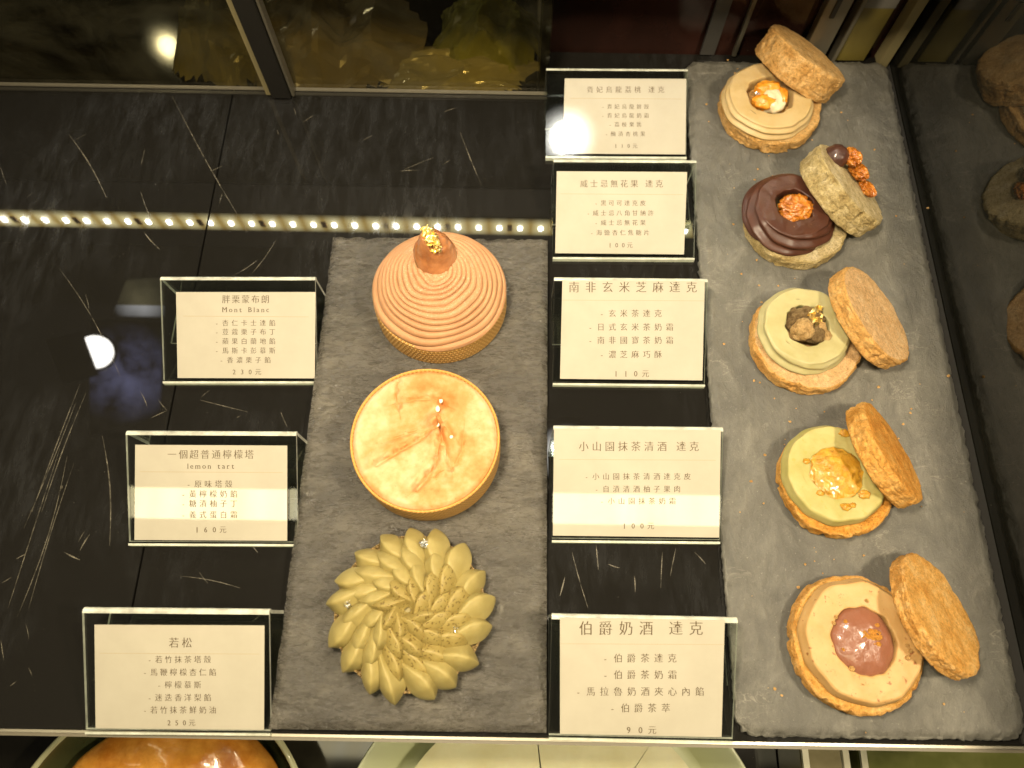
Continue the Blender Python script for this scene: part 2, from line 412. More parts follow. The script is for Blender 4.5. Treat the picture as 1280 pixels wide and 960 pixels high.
# ------------------------------------------------------------------ slate boards
ZS = .0075
def slate(name, px, mat, label, rough_edge, radius, nx, ny, amp, seed, stretch, rot, chip=None):
    TL, TR, BR, BL = [at(*p, ZS) for p in px]
    c = (TL + TR + BR + BL) / 4; c.z = 0
    root = mesh(name, [(0, 0, 0)], [], mat) if False else None
    W = ((TR - TL).length + (BR - BL).length) / 2; H = ((TL - BL).length + (TR - BR).length) / 2
    V = []; Fc = []; top = {}
    def edge(u, v):
        # rounded rectangle squeeze
        x = (u - .5) * W; y = (v - .5) * H
        if radius > 0:
            ax, ay = abs(x), abs(y); ix, iy = W / 2 - radius, H / 2 - radius
            if ax > ix and ay > iy:
                dx, dy = ax - ix, ay - iy; m = max(dx, dy); L = math.hypot(dx, dy)
                if L > 1e-9:
                    k = m / L; x = math.copysign(ix + dx * k, x); y = math.copysign(iy + dy * k, y)
        return x / W + .5, y / H + .5
    cr, sr = math.cos(rot), math.sin(rot)
    for j in range(ny + 1):
        for i in range(nx + 1):
            u0_, v0_ = i / nx, j / ny
            # denser rows near the rim
            f = lambda s: .5 - .5 * math.copysign(abs(1 - 2 * s) ** .82, 1 - 2 * s)
            u_, v_ = edge(f(u0_), f(v0_))
            p = BL.lerp(BR, u_).lerp(TL.lerp(TR, u_), v_) - c
            d = min(f(u0_) * W, (1 - f(u0_)) * W, f(v0_) * H, (1 - f(v0_)) * H)
            q = Vector((p.x * cr - p.y * sr, p.x * sr + p.y * cr, seed)); q.x *= stretch[0]; q.y *= stretch[1]
            z = fbm(q * 38, 5) * amp + (1 - abs(fbm(q * 70 + Vector((5, 5, 0)), 4)) * 2) * amp * .45
            z *= min(1, d / .004) * .75 + .25
            if rough_edge:
                e = max(0, 1 - d / .005)
                jag = fbm(Vector((p.x * 160, p.y * 160, seed + 9)), 4)
                z -= e ** 1.6 * (.0022 + .0022 * max(0, jag + .2))
                nrm = Vector((p.x / W, p.y / H, 0)).normalized()
                p = p + nrm * (e * rough_edge * .75 * fbm(Vector((p.x * 380, p.y * 380, seed + 3)), 4))
            V.append(Vector((p.x, p.y, ZS + z)))
    g = lambda i, j: j * (nx + 1) + i
    for j in range(ny):
        for i in range(nx): Fc.append((g(i, j), g(i + 1, j), g(i + 1, j + 1), g(i, j + 1)))
    nt = len(Fc)
    rim = [g(i, 0) for i in range(nx)] + [g(nx, j) for j in range(ny)] + [g(i, ny) for i in range(nx, 0, -1)] + [g(0, j) for j in range(ny, 0, -1)]
    b0 = len(V)
    rows = 3
    for k in range(1, rows + 1):
        for r_ in rim:
            p = V[r_]; zz = p.z + (0.0012 - p.z) * k / rows
            o = Vector((p.x, p.y, 0)).normalized() * ((rough_edge or .0004) * .7 * fbm(Vector((p.x * 260, p.y * 260, zz * 500 + k)), 3))
            V.append(Vector((p.x + o.x, p.y + o.y, zz)))
    n = len(rim)
    for k in range(rows):
        for i in range(n):
            i2 = (i + 1) % n
            a = rim[i] if k == 0 else b0 + (k - 1) * n + i; b = rim[i2] if k == 0 else b0 + (k - 1) * n + i2
            Fc.append((b, a, b0 + k * n + i, b0 + k * n + i2))
    Fc.append(tuple(b0 + (rows - 1) * n + i for i in range(n))[::-1])
    mi = [0] * len(Fc)
    if chip:
        for fi in range(nt):
            j, i = divmod(fi, nx)
            if i == 0 or j == 0 or i == nx - 1 or j == ny - 1: mi[fi] = 1
        for fi in range(nt, len(Fc)): mi[fi] = 1
    o = mesh(name, V, Fc, mat, smooth=True, mats=[mat, chip or mat], midx=mi)
    o.location = c
    return tag(o, label, 'slate board', 'slate serving boards on the shelf')
slate('slate_board', [(415, 294), (685, 297), (683.5, 917), (334, 912)], M_slateL,
      'brownish riven slate board with clean cut edges under the three round tarts', .0002, 0.0, 170, 260, .00095, 3, (1, 2.4), R(-24))
slate('slate_board', [(856, 74), (1111, 75), (1289, 927), (924, 921)], M_slateR,
      'grey slate board with chipped edges and rounded corners under five biscuit sandwiches', .0013, .011, 150, 290, .00040, 11, (1.6, 1), R(8), M_chip)

# ------------------------------------------------------------------ lettering
GL = {}
def glyph(ch):
    if ch not in GL:
        cu = bpy.data.curves.new('g', 'FONT'); cu.body = ch; cu.size = 1; cu.resolution_u = 2
        cu.offset = -.012 if ord(ch) > 255 else -.008
        o = bpy.data.objects.new('g', cu); COL.objects.link(o)
        dg = bpy.context.evaluated_depsgraph_get()
        m = bpy.data.meshes.new_from_object(o.evaluated_get(dg))
        vs = [(v.co.x, v.co.y) for v in m.vertices]; fs = [tuple(p.vertices) for p in m.polygons]
        bpy.data.objects.remove(o); bpy.data.curves.remove(cu); bpy.data.meshes.remove(m)
        GL[ch] = (vs, fs)
    return GL[ch]
SERIF = {'1': ((.5, 0, .42),), 'l': ((.5, 0, .5), ), 'M': ((.14, 0, .26), (.86, 0, .26), (.14, 1, .2), (.86, 1, .2)), 'n': ((.14, 0, .36), (.86, 0, .36)),
         'm': ((.1, 0, .22), (.5, 0, .2), (.9, 0, .22)), 'r': ((.25, 0, .6),), 't': ((.6, 0, .4),), 'B': ((.1, 0, .25), (.1, 1, .25))}
class Letters:
    def __init__(s): s.v = []; s.f = []; s.mi = []
    def put(s, ch, cx, base, size, map3, kx=1.0):
        vs, fs = glyph(ch)
        if not vs: return
        x0 = min(v[0] for v in vs); x1 = max(v[0] for v in vs)
        y0 = min(v[1] for v in vs); y1 = max(v[1] for v in vs); mx = (x0 + x1) / 2
        # a second copy nudged sideways gives thick uprights and thin horizontals, like a Ming face
        for k, (dx, up) in enumerate(((-.013, .00010), (.013, .00014))):
            o = len(s.v)
            s.v += [map3(cx + ((v[0] - mx) * kx + dx) * size, base - v[1] * size, up) for v in vs]
            s.f += [tuple(o + i for i in f)[::-1] for f in fs]
            s.mi += [0] * len(fs)
        for (fx, fy, wd) in SERIF.get(ch, ()):
            ww = max(x1 - x0, .30); xa = cx + ((x0 + (x1 - x0) * fx) - mx) * size; yb = base - (y0 + (y1 - y0) * fy) * size
            s.quad(xa - wd * ww * size * .75, yb - .016 * size, xa + wd * ww * size * .75, yb + .016 * size, map3, .00018, 0)
    def quad(s, x0, y0, x1, y1, map3, up, mi):
        o = len(s.v); s.v += [map3(x0, y0, up), map3(x1, y0, up), map3(x1, y1, up), map3(x0, y1, up)]
        s.f.append((o, o + 1, o + 2, o + 3)); s.mi.append(mi)
    def line(s, text, cx, cy, pitch, size, map3, dash=False):
        """photo-pixel units, y grows downwards in the caller's map"""
        cells = []; x = 0
        for ch in text:
            if ch == ' ': x += .47; continue
            cells.append((ch, x)); x += 1
        mid = (cells[0][1] + cells[-1][1]) / 2
        em = size / .86
        for ch, q in cells:
            asc = ord(ch) < 256
            s.put(ch, cx + (q - mid) * pitch, cy + (.36 if asc else .37) * em, em, map3, .95)
        if dash: s.put('-', cx + (cells[0][1] - mid - .92) * pitch, cy + .36 * em, em * .9, map3)
    def latin(s, text, cx, cy, width, cap, map3):
        em = cap / .70; adv = []; 
        for ch in text:
            if ch == ' ': adv.append(.34); continue
            vs, _ = glyph(ch); adv.append(max(v[0] for v in vs) - min(v[0] for v in vs))
        tot = sum(adv) * em; tr = (width - tot) / (len(text) - 1); x = cx - width / 2
        for ch, a in zip(text, adv):
            if ch != ' ': s.put(ch, x + a * em / 2, cy + .35 * em, em, map3)
            x += a * em + tr

# ------------------------------------------------------------------ price signs
TILT = R(25)
SIGNFACE = {}
def sign(label, H, C, title, tpos, latin, rule, lines, price, key, legright=True):
    """H: holder TL TR BL BR pixels; C: card TL TR BL BR pixels"""
    BL, BR = at(*H[2], .0035), at(*H[3], .0035)
    ex = (BR - BL).normalized(); back = Vector((-ex.y, ex.x, 0))
    ey = back * math.cos(TILT) + Vector((0, 0, math.sin(TILT))); N = ex.cross(ey)
    W = (BR - BL).length
    t1 = hit((H[0][0] + H[1][0]) / 2, (H[0][1] + H[1][1]) / 2, BL, N)
    L = (t1 - BL).dot(ey)
    SIGNFACE[key] = (BL, N)
    root = empty('price_sign', (BL + BR) / 2); root.location.z = .0003
    tag(root, label, 'price sign', 'acrylic price signs beside the pastries')
    rl = Vector(root.location)
    # bent acrylic ribbon: base plate, back leg, top bend, sloping face
    th = .0018
    def fp(s_, n_): return back * (s_ * math.cos(TILT)) + Vector((0, 0, .0032 + s_ * math.sin(TILT))) + N * n_
    topz = .0032 + L * math.sin(TILT); tb = L * math.cos(TILT)
    path = [(0, .0032), (tb * .5, .0032 + L * .5 * math.sin(TILT))]      # (back, z) outer line
    ss = L - .0012; bx_, bz_ = ss * math.cos(TILT) + .0022 * math.sin(TILT), .0032 + ss * math.sin(TILT) - .0022 * math.cos(TILT)
    for k in range(0, 7):
        ang = R(90 + 25 - 155 * k / 6); path.append((bx_ + .0022 * math.cos(ang), bz_ + .0022 * math.sin(ang)))
    legb = bx_ + .0022 * math.cos(R(-40)) + .0012
    for k in range(0, 6):
        ang = R(0 - 90 * k / 5); path.append((legb - .0022 + .0022 * math.cos(ang), .0030 + .0022 * math.sin(ang)))
    path.append((tb * .45, .0009))
    path[0] = (0, .0032)
    V = []; Fc = []; mi = []
    n = len(path)
    nrm = []
    for i in range(n):
        a = path[max(0, i - 1)]; b = path[min(n - 1, i + 1)]
        dx, dz = b[0] - a[0], b[1] - a[1]; l_ = math.hypot(dx, dz) or 1
        nrm.append((-dz / l_, dx / l_))
    for (sx) in (0, 1):
        xx = ex * ((sx - .5) * W)
        for sgn in (0, -1):
            for i in range(n):
                p = path[i]; q = nrm[i]
                V.append(xx + back * (p[0] + q[0] * th * sgn) + Vector((0, 0, p[1] + q[1] * th * sgn - .0003)))
    o = lambda sx, sg, i: sx * 2 * n + sg * n + i
    for i in range(n - 1):
        Fc.append((o(0, 0, i), o(1, 0, i), o(1, 0, i + 1), o(0, 0, i + 1))); mi.append(1 if 2 <= i <= 6 else 0)
        Fc.append((o(0, 1, i + 1), o(1, 1, i + 1), o(1, 1, i), o(0, 1, i))); mi.append(0)
        Fc.append((o(0, 0, i), o(0, 0, i + 1), o(0, 1, i + 1), o(0, 1, i))); mi.append(1)
        Fc.append((o(1, 0, i + 1), o(1, 0, i), o(1, 1, i), o(1, 1, i + 1))); mi.append(1)
    Fc.append((o(0, 0, 0), o(0, 1, 0), o(1, 1, 0), o(1, 0, 0))); mi.append(1)
    Fc.append((o(0, 1, n - 1), o(0, 0, n - 1), o(1, 0, n - 1), o(1, 1, n - 1))); mi.append(1)
    mesh('acrylic_holder', V, Fc, M_acr, root, False, mats=[M_acr, M_acre], midx=mi)
    # front lip that keeps the card in place
    lp = [(-.0006, .0022), (-.0006, .0052), (.0006, .0057), (.0006, .0022)]
    V = []; 
    for sx in (-.5, .5):
        for (b, z) in lp: V.append(ex * (sx * W) + back * (b - .0016) + Vector((0, 0, z - .0022)))
    mesh('front_lip', V, [(0, 1, 2, 3), (7, 6, 5, 4), (0, 4, 5, 1), (1, 5, 6, 2), (2, 6, 7, 3), (3, 7, 4, 0)], M_acre, root, False)
    # card
    P0 = BL + N * .0006
    tl, tr, bl, br = [hit(*c, P0, N) for c in C]
    nxx, nyy = 24, 12; V = []; Fc = []
    for j in range(nyy + 1):
        for i in range(nxx + 1):
            u, v = i / nxx, j / nyy
            p = bl.lerp(br, u).lerp(tl.lerp(tr, u), v)
            V.append(p - rl)
    g = lambda i, j: j * (nxx + 1) + i
    for j in range(nyy):
        for i in range(nxx): Fc.append((g(i, j), g(i + 1, j), g(i + 1, j + 1), g(i, j + 1)))
    b0 = len(V); V += [p - N * .00035 for p in V[:]]
    rim = [g(i, 0) for i in range(nxx)] + [g(nxx, j) for j in range(nyy)] + [g(i, nyy) for i in range(nxx, 0, -1)] + [g(0, j) for j in range(nyy, 0, -1)]
    for a, b in zip(rim, rim[1:] + rim[:1]): Fc.append((b, a, b0 + a, b0 + b))
    card = mesh('card', V, Fc, M_card, root, False)
    def map3(x, y, up): return hit(x, y, P0 + N * up, N) - rl
    T = Letters()
    T.line(title, tpos[0], tpos[1], tpos[2], tpos[3], map3)
    if latin: T.latin(*latin, map3)
    x0 = C[0][0] + (C[1][0] - C[0][0]) * rule[1]; x1 = C[0][0] + (C[1][0] - C[0][0]) * rule[2]
    T.quad(x0, rule[0] + .35, x1, rule[0] + .35 + (x1 - x0) * .006, map3, .0001, 1)
    T.v[-4:] = [map3(x0, rule[0] + .4, .0001), map3(x1, rule[0] + 1.4, .0001), map3(x1, rule[0] + .8, .0001), map3(x0, rule[0] - .2, .0001)]
    for ln in lines: T.line(ln[0], ln[1], ln[2], ln[3], ln[4], map3, dash=True)
    T.line(*price, map3)
    mesh('lettering', T.v, T.f, M_ink, card, False, mats=[M_ink, M_inkpale], midx=T.mi)
    return root
sign('acrylic sign for the chestnut cake, headed Mont Blanc and priced 230',
     [(200, 348), (393, 347), (204, 475), (396, 475)], [(220, 365), (394.5, 365), (222, 472.5), (393.5, 473)],
     '胖栗蒙布朗', (307, 374, 12.2, 9.6), ('Mont Blanc', 307, 387, 58, 6.2), (395, .05, .95),
     [('杏仁卡士達餡', 311, 403.7, 11.7, 7.4), ('荳蔻栗子布丁', 311, 414.8, 11.7, 7.4), ('蘋果白蘭地餡', 311, 426.5, 11.7, 7.4),
      ('馬斯卡彭慕斯', 311, 438.2, 11.7, 7.4), ('香濃栗子餡', 311, 450, 11.7, 7.4)], ('230元', 307.7, 464.8, 10, 7.4), 'L1')
sign('acrylic sign headed lemon tart, priced 160, glowing band across its lower half',
     [(160, 541), (370, 542), (161, 677), (372, 678)], [(169, 556), (359, 557), (168, 675), (359, 676)],
     '一個超普通檸檬塔', (263.3, 568, 13.8, 10.6), ('lemon tart', 263.5, 582.5, 58, 6.6), (589.6, .03, .97),
     [('原味塔殼', 266.7, 605, 12.8, 8.6), ('黃檸檬奶餡', 266.5, 617.5, 12.8, 8.6), ('糖漬柚子丁', 266.5, 629.5, 12.8, 8.4), ('義式蛋白霜', 266.5, 643.4, 12.8, 8.4)],
     ('160元', 262.5, 662, 10.8, 8.2), 'L2')
sign('acrylic sign with two large title characters, priced 250, beside the green petal tart',
     [(106, 763), (340, 766), (107, 912), (338, 914)], [(118, 781), (330.5, 782), (119.5, 910.5), (330, 912.5)],
     '若松', (225.4, 803.4, 16.2, 12), None, (816.5, .03, .97),
     [('若竹抹茶塔殼', 228.8, 824.3, 12.2, 8.6), ('馬鞭檸檬杏仁餡', 229, 840.3, 12.2, 8.6), ('檸檬慕斯', 228.6, 856, 12.2, 8.6),
      ('迷迭香洋梨餡', 228.8, 872, 12.2, 8.6), ('若竹抹茶鮮奶油', 229, 887.5, 12.2, 8.6)], ('250元', 225.7, 903.4, 9.6, 8), 'L3')
sign('acrylic sign with faded text farthest back, priced 110, white glare on its corner',
     [(683, 86), (858, 86), (682, 194), (858, 195)], [(706, 98), (858, 98.5), (703, 192), (857, 193)],
     '貴妃烏龍荔桃 達克', (782, 112, 11.9, 7.6), None, (122.7, .04, .96),
     [('貴妃烏龍餅殼', 785, 133.3, 9.2, 5.8), ('貴妃烏龍奶霜', 785, 144.4, 9.2, 5.8), ('荔枝果醬', 785, 155.6, 9.2, 5.8), ('醃漬杏桃果', 785, 167.4, 9.2, 5.8)],
     ('110元', 781.8, 182.3, 8, 5.8), 'M1')
sign('acrylic sign priced 100 beside the chocolate ring biscuit',
     [(691, 201), (869, 200), (691, 320), (868, 321)], [(696, 214), (859, 215), (694, 316.5), (855, 318)],
     '威士忌無花果 達克', (777, 229.6, 12.6, 8.9), None, (242.2, .03, .97),
     [('黑可可達克皮', 779, 253.8, 9.85, 6.6), ('威士忌八角甘納許', 779, 266.3, 9.85, 6.6), ('威士忌無花果', 779, 278.3, 9.85, 6.6), ('海鹽杏仁焦糖片', 778.5, 290.8, 9.85, 6.6)],
     ('100元', 775, 306.4, 8.25, 6.8), 'M2')
sign('acrylic sign with large title at its very top, priced 110 below',
     [(692, 349), (884, 349), (691, 477), (881, 479)], [(703, 350), (881, 351), (700, 473.5), (878, 475.5)],
     '南非玄米芝麻達克', (791, 358.9, 21, 12.8), None, (375, 0, 1),
     [('玄米茶達克', 794, 391.7, 14.3, 8.8), ('日式玄米茶奶霜', 794, 408.8, 14.3, 8.8), ('南非國寶茶奶霜', 794, 425.3, 14.3, 8.8), ('濃芝麻巧酥', 794, 443, 14.3, 8.8)],
     ('110元', 788.5, 467, 12.3, 8.6), 'M3')
sign('acrylic sign with nine title characters, priced 100, glowing band over its lower text',
     [(692, 534.5), (902, 536.5), (690, 673), (900, 675)], [(692.5, 535.5), (901, 537.5), (691, 669.5), (899, 672)],
     '小山園抹茶清酒 達克', (798.7, 558, 16.3, 11.4), None, (574.2, .03, .97),
     [('小山園抹茶清酒達克皮', 802, 595.6, 12.7, 8), ('自漬清酒柚子果肉', 802, 611.3, 12.7, 8), ('小山園抹茶奶霜', 802.3, 626.3, 12.7, 8)],
     ('100元', 797, 657.3, 11, 8.2), 'M4')
sign('acrylic sign with the largest title characters, priced 90, at the shelf front edge',
     [(685, 772), (916, 775), (686, 919), (916, 924)], [(700, 772.5), (906, 775.5), (700, 917.5), (902, 921.5)],
     '伯爵奶酒 達克', (801, 785.3, 25.3, 16.4), None, (804.6, 0, 1),
     [('伯爵茶達克', 806.3, 822.7, 17, 10.4), ('伯爵茶奶霜', 806.3, 843.4, 17, 10.4), ('馬拉魯奶酒夾心內餡', 806.5, 864.4, 17, 10.4), ('伯爵茶萃', 806.7, 885, 17, 10.4)],
     ('90元', 800.6, 912.5, 14.8, 9.8), 'M5')

# ------------------------------------------------------------------ pastries
def gold_leaf(name, mat, parent, loc, size, seed, amp=.5, n=14):
    V = []; Fc = []
    for j in range(n + 1):
        for i in range(n + 1):
            u, v = i / n - .5, j / n - .5
            q = Vector((u * 4, v * 4, seed))
            k = 1 + .5 * noise.noise(Vector((u * 3, v * 3, seed + 5)))
            V.append(Vector((u * k + .16 * noise.noise(q * 1.6), v * k + .16 * noise.noise(q * 1.6 + Vector((9, 0, 0))), amp * (noise.noise(q * 1.1) + .6 * noise.noise(q * 2.7)) * .8)) * size)
    g = lambda i, j: j * (n + 1) + i
    for j in range(n):
        for i in range(n):
            if math.hypot(i - n / 2 + .5, j - n / 2 + .5) < n * (.42 + .12 * noise.noise(Vector((i * .5, j * .5, seed)))): Fc.append((g(i, j), g(i + 1, j), g(i + 1, j + 1), g(i, j + 1)))
    o = mesh(name, V, Fc, mat, parent, False); o.location = loc; return o
M_gold = plain('gold_foil', (.98, .80, .36), .34, Metallic=1.0)
M_silver = plain('silver_foil', (.9, .9, .88), .2, Metallic=1.0)

def biscuit_prof(Rr, h, dome=0.0):
    return resample(smoothprof([(0, 0), (Rr * .95, 0), (Rr * .99, h * .10), (Rr * .985, h * .45), (Rr * .995, h * .80), (Rr * .985, h * .95), (Rr * .955, h * 1.0), (Rr * .85, h + dome * .3), (0, h + dome)], 1), .0005)
def biscuit_disp(seed, a=.0009, Rr=.03):
    def f(p, t, r, z):
        q = Vector((p.x, p.y, p.z * 1.3)) * 130 + Vector((seed * 7.3, seed * 3.1, seed))
        n1 = fbm(q, 5)
        q2 = Vector((p.x * 40, p.y * 40, p.z * 260 + seed * 5)); q3 = Vector((p.x * 95, p.y * 95, p.z * 420 + seed))
        crease = -max(0, .22 - abs(noise.noise(q2))) * 2.6 - max(0, .2 - abs(noise.noise(q3))) * 1.6
        top = fbm(Vector((p.x, p.y, seed)) * 75, 3)
        rad = Vector((p.x, p.y, 0)); rn = rad.normalized() if r > 1e-6 else Vector()
        side = min(1, max(0, (r / Rr - .90) / .07))
        d = a * (n1 * .7 + crease * .9)
        rim = .0014 * noise.noise(Vector((math.cos(t) * 1.8, math.sin(t) * 1.8, seed))) - .0034 * max(0, noise.noise(Vector((math.cos(t) * 9, math.sin(t) * 9, seed + 5 + z * 120))) - .22) + .0006 * noise.noise(Vector((math.cos(t) * 6, math.sin(t) * 6, seed + 2)))
        return p + rn * d * side + Vector((0, 0, a * (top * .55 + n1 * .25) * (1 - side * .6))) + rn * rim * (r / Rr)
    return f
def cream_ring(mat, root, Ro, Ri, h, z0, seed, ridges, twist, depth, ctr=(0, 0), slope=.93):
    prof = smoothprof([(Ri * .97, 0), (Ri, h * .55), (Ri * 1.0, h * .95), (Ri * 1.08, h), (Ro * slope * .9, h * 1.0), (Ro * slope * .985, h * .985), (Ro * (slope * .75 + .25), h * .72), (Ro, h * .3), (Ro * .985, h * .08), (Ro * .93, 0)], 1)
    prof = resample(prof, .0006)
    def f(p, t, r, z):
        rn = Vector((p.x, p.y, 0)).normalized(); s = min(1, max(0, (r / Ro - slope + .03) / .05)); s *= 1 if z < h * .93 else .25
        g = math.sin(ridges * math.pi * 2 * (z / h) + twist * t + 2.5 * noise.noise(Vector((math.cos(t) * 1.5, math.sin(t) * 1.5, seed))))
        rim = .0011 * noise.noise(Vector((math.cos(t) * 3, math.sin(t) * 3, seed + 4)))
        dz = .00035 * fbm(Vector((p.x * 120, p.y * 120, seed)), 3) if z > h * .8 else 0
        inn = .0012 * noise.noise(Vector((math.cos(t) * 2.2, math.sin(t) * 2.2, seed + 8))) if r < Ri * 1.3 else 0
        return p + rn * (s * depth * g + rim + inn) + Vector((ctr[0], ctr[1], z0 + dz))
    return lathe('cream_ring', prof, 128, mat, root, f)

M_bis1 = biscuit_mat('golden_biscuit', (0.640, 0.353, 0.112), (0.776, 0.482, 0.182), (0.873, 0.602, 0.294), speckamt=.2)
M_bis1s = biscuit_mat('golden_crust', (0.601, 0.310, 0.084), (0.757, 0.447, 0.154), (0.854, 0.576, 0.266), speckamt=.3, scale=120)
M_bis2 = biscuit_mat('cocoa_flecked_biscuit', (.46, .35, .17), (.66, .54, .30), (.82, .72, .50), (.16, .11, .025), .75, 95)
M_bis2s = biscuit_mat('cocoa_flecked_crust', (.40, .29, .12), (.58, .46, .22), (.76, .65, .40), (.14, .09, .02), .85, 120)
M_bis3 = biscuit_mat('pale_biscuit', (0.737, 0.447, 0.203), (0.834, 0.542, 0.266), (0.892, 0.636, 0.364), speckamt=.1)
M_bis3s = biscuit_mat('pale_crust', (0.679, 0.344, 0.091), (0.795, 0.456, 0.147), (0.873, 0.568, 0.238), speckamt=.2, scale=110)
M_bis4 = biscuit_mat('toasted_biscuit', (0.621, 0.241, 0.032), (0.776, 0.361, 0.066), (0.854, 0.482, 0.133), speckamt=.2)
M_bis4s = biscuit_mat('toasted_crust', (0.660, 0.292, 0.049), (0.795, 0.421, 0.105), (0.873, 0.542, 0.189), speckamt=.3, scale=110)
M_bis5 = biscuit_mat('crusty_biscuit', (0.679, 0.318, 0.063), (0.815, 0.456, 0.126), (0.892, 0.585, 0.238), speckamt=.2, bump=1.2)
M_bis5s = biscuit_mat('crusty_crust', (0.543, 0.232, 0.042), (0.757, 0.413, 0.119), (0.873, 0.576, 0.252), speckamt=.35, scale=120)
SIDE = {a.name: b for a, b in ((M_bis1, M_bis1s), (M_bis2, M_bis2s), (M_bis3, M_bis3s), (M_bis4, M_bis4s), (M_bis5, M_bis5s))}
M_cr1 = cream_mat('oolong_cream', (.50, .37, .18), (.44, .31, .125))
M_cr2 = cream_mat('chocolate_cream', (.072, .026, .014), (.050, .017, .010), (.22, .12, .06), .30, .36, sss=.05)
M_cr3 = cream_mat('pale_green_cream', (.42, .38, .195), (.36, .32, .145), (.35, .28, .12), .30, .38)
M_cr4 = cream_mat('matcha_cream', (.42, .365, .14), (.33, .295, .085), (.34, .31, .08), .38, speckscale=260)
M_cr5 = cream_mat('earl_grey_cream', (.49, .31, .125), (.43, .25, .085), (.26, .11, .035), .365, speckscale=300)
def jelly(name, a_, b_, rough=.12, tr=.3, sc=150):
    a = NT(name); c = a.ramp(a.noise(sc, 5, .65), [(.33, a_), (.66, b_)])
    a.bump(a.noise(sc * 2.2, 5, .7), .6, .0012)
    a.set(Base_Color=c, Roughness=rough, Subsurface_Weight=tr, Subsurface_Radius=(.006, .003, .001), Subsurface_Scale=.6, Coat_Weight=.6, Coat_Roughness=.08); return a.m
M_apricot = jelly('apricot_jelly', (.62, .20, .01), (.82, .38, .04))
M_lychee = jelly('lychee_flesh', (.62, .52, .32), (.78, .68, .46))
M_caramel = jelly('candied_nut', (.26, .065, .006), (.60, .22, .022), .2)
M_marm = jelly('yuzu_marmalade', (.36, .165, .010), (.58, .32, .035), .2, .2, 220)
M_choc = jelly('milk_chocolate_dome', (.21, .082, .045), (.25, .10, .056), .3, .12, 60)
M_crumbT = biscuit_mat('tan_crumb', (.42, .25, .1), (.62, .41, .18), (.74, .55, .3), speckamt=.2, scale=160)
M_crumbB = biscuit_mat('brown_crumb', (.14, .085, .035), (.25, .17, .08), (.38, .28, .14), speckamt=.3, scale=160)
M_darkball = jelly('dark_chocolate', (.040, .014, .009), (.075, .028, .018), .35, .05, 130)

def lid(root, mat, cpx, axis_img, view, diam_px, thick_px, zc, seed, dome=.0015):
    """open biscuit lid leaning on the cream; axis_img: its axis on the photo (right, up), view: part of the axis towards the viewer"""
    c = at(*cpx, zc); s = scale_at(c)
    d = ray(*cpx); right = d.cross(Vector((0, 0, 1)))
    right = (CR - d * CR.dot(d)).normalized(); up = right.cross(d).normalized()
    ax = Vector((axis_img[0], axis_img[1])).normalized() * math.sqrt(1 - view * view)
    A = (right * ax.x + up * ax.y - d * view).normalized()
    rl = diam_px * s / 2; th = thick_px * s
    prof = biscuit_prof(rl, th, dome)
    M = Matrix.Translation(c - A * th / 2 - Vector(root.location)) @ A.to_track_quat('Z', 'Y').to_matrix().to_4x4()
    o = lathe('biscuit_lid', prof, 260, mat, root, biscuit_disp(seed, .0011, rl), side=SIDE[mat.name])
    o.matrix_local = M
    return o, A, c, rl, th
def sandwich(label, base_px, base_w, hb, cream_px, cream_w, hole_w, hc, mb, mc, seed, ridges, twist, depth, slope=.94):
    """base_px: centre of the base biscuit on the slate; cream_px: centre of the cream's top face"""
    c = at(*base_px, ZS); s = scale_at(c)
    root = empty('biscuit_sandwich', c); tag(root, label, 'pastry', 'filled biscuit sandwiches with open lids')
    Rb = base_w * s / 2
    lathe('biscuit_base', biscuit_prof(Rb, hb), 260, mb, root, biscuit_disp(seed, .0011, Rb), side=SIDE[mb.name])
    zt = ZS + hb + hc
    ct = at(*cream_px, zt); s2 = scale_at(ct)
    off = ct - c
    cream_ring(mc, root, cream_w * s2 / 2, hole_w * s2 / 2, hc, hb - .0008, seed, ridges, twist, depth, (off.x, off.y), slope)
    return root, Vector((off.x, off.y, hb + hc - .0008)), s2
def at_top(root, px, z): return at(*px, z) - Vector(root.location)

# 1 - lychee and peach
r, top, s = sandwich('biscuit sandwich with apricot and pale fruit in beige cream, farthest back',
                     (958, 143), 124, .0115, (964, 117), 113, 58, .0105, M_bis1, M_cr1, 1, 2.3, 1, .0010, .92)
blob('lychee_piece', .0100, M_lychee, r, top + Vector((.002, -.001, -.0050)), .16, 1.3, 4, (1, 1, .7), seed=1)
blob('apricot_piece', .0072, M_apricot, r, top + Vector((-.0048, -.0050, -.0022)), .25, 1.5, 4, (1.1, .8, .7), seed=2)
blob('apricot_piece', .0076, M_apricot, r, top + Vector((-.001, .0065, -.0018)), .25, 1.7, 4, (1.2, .7, .7), seed=3)
blob('apricot_piece', .0054, M_apricot, r, top + Vector((.0085, .0015, -.0024)), .25, 1.7, 4, (.8, 1.2, .7), seed=5)
gold_leaf('silver_leaf', M_silver, r, top + Vector((-.0078, .0015, -.0012)), .006, 3)
lid(r, M_bis1, (999, 80), (.55, .80), .16, 114, 35, .027, 21)
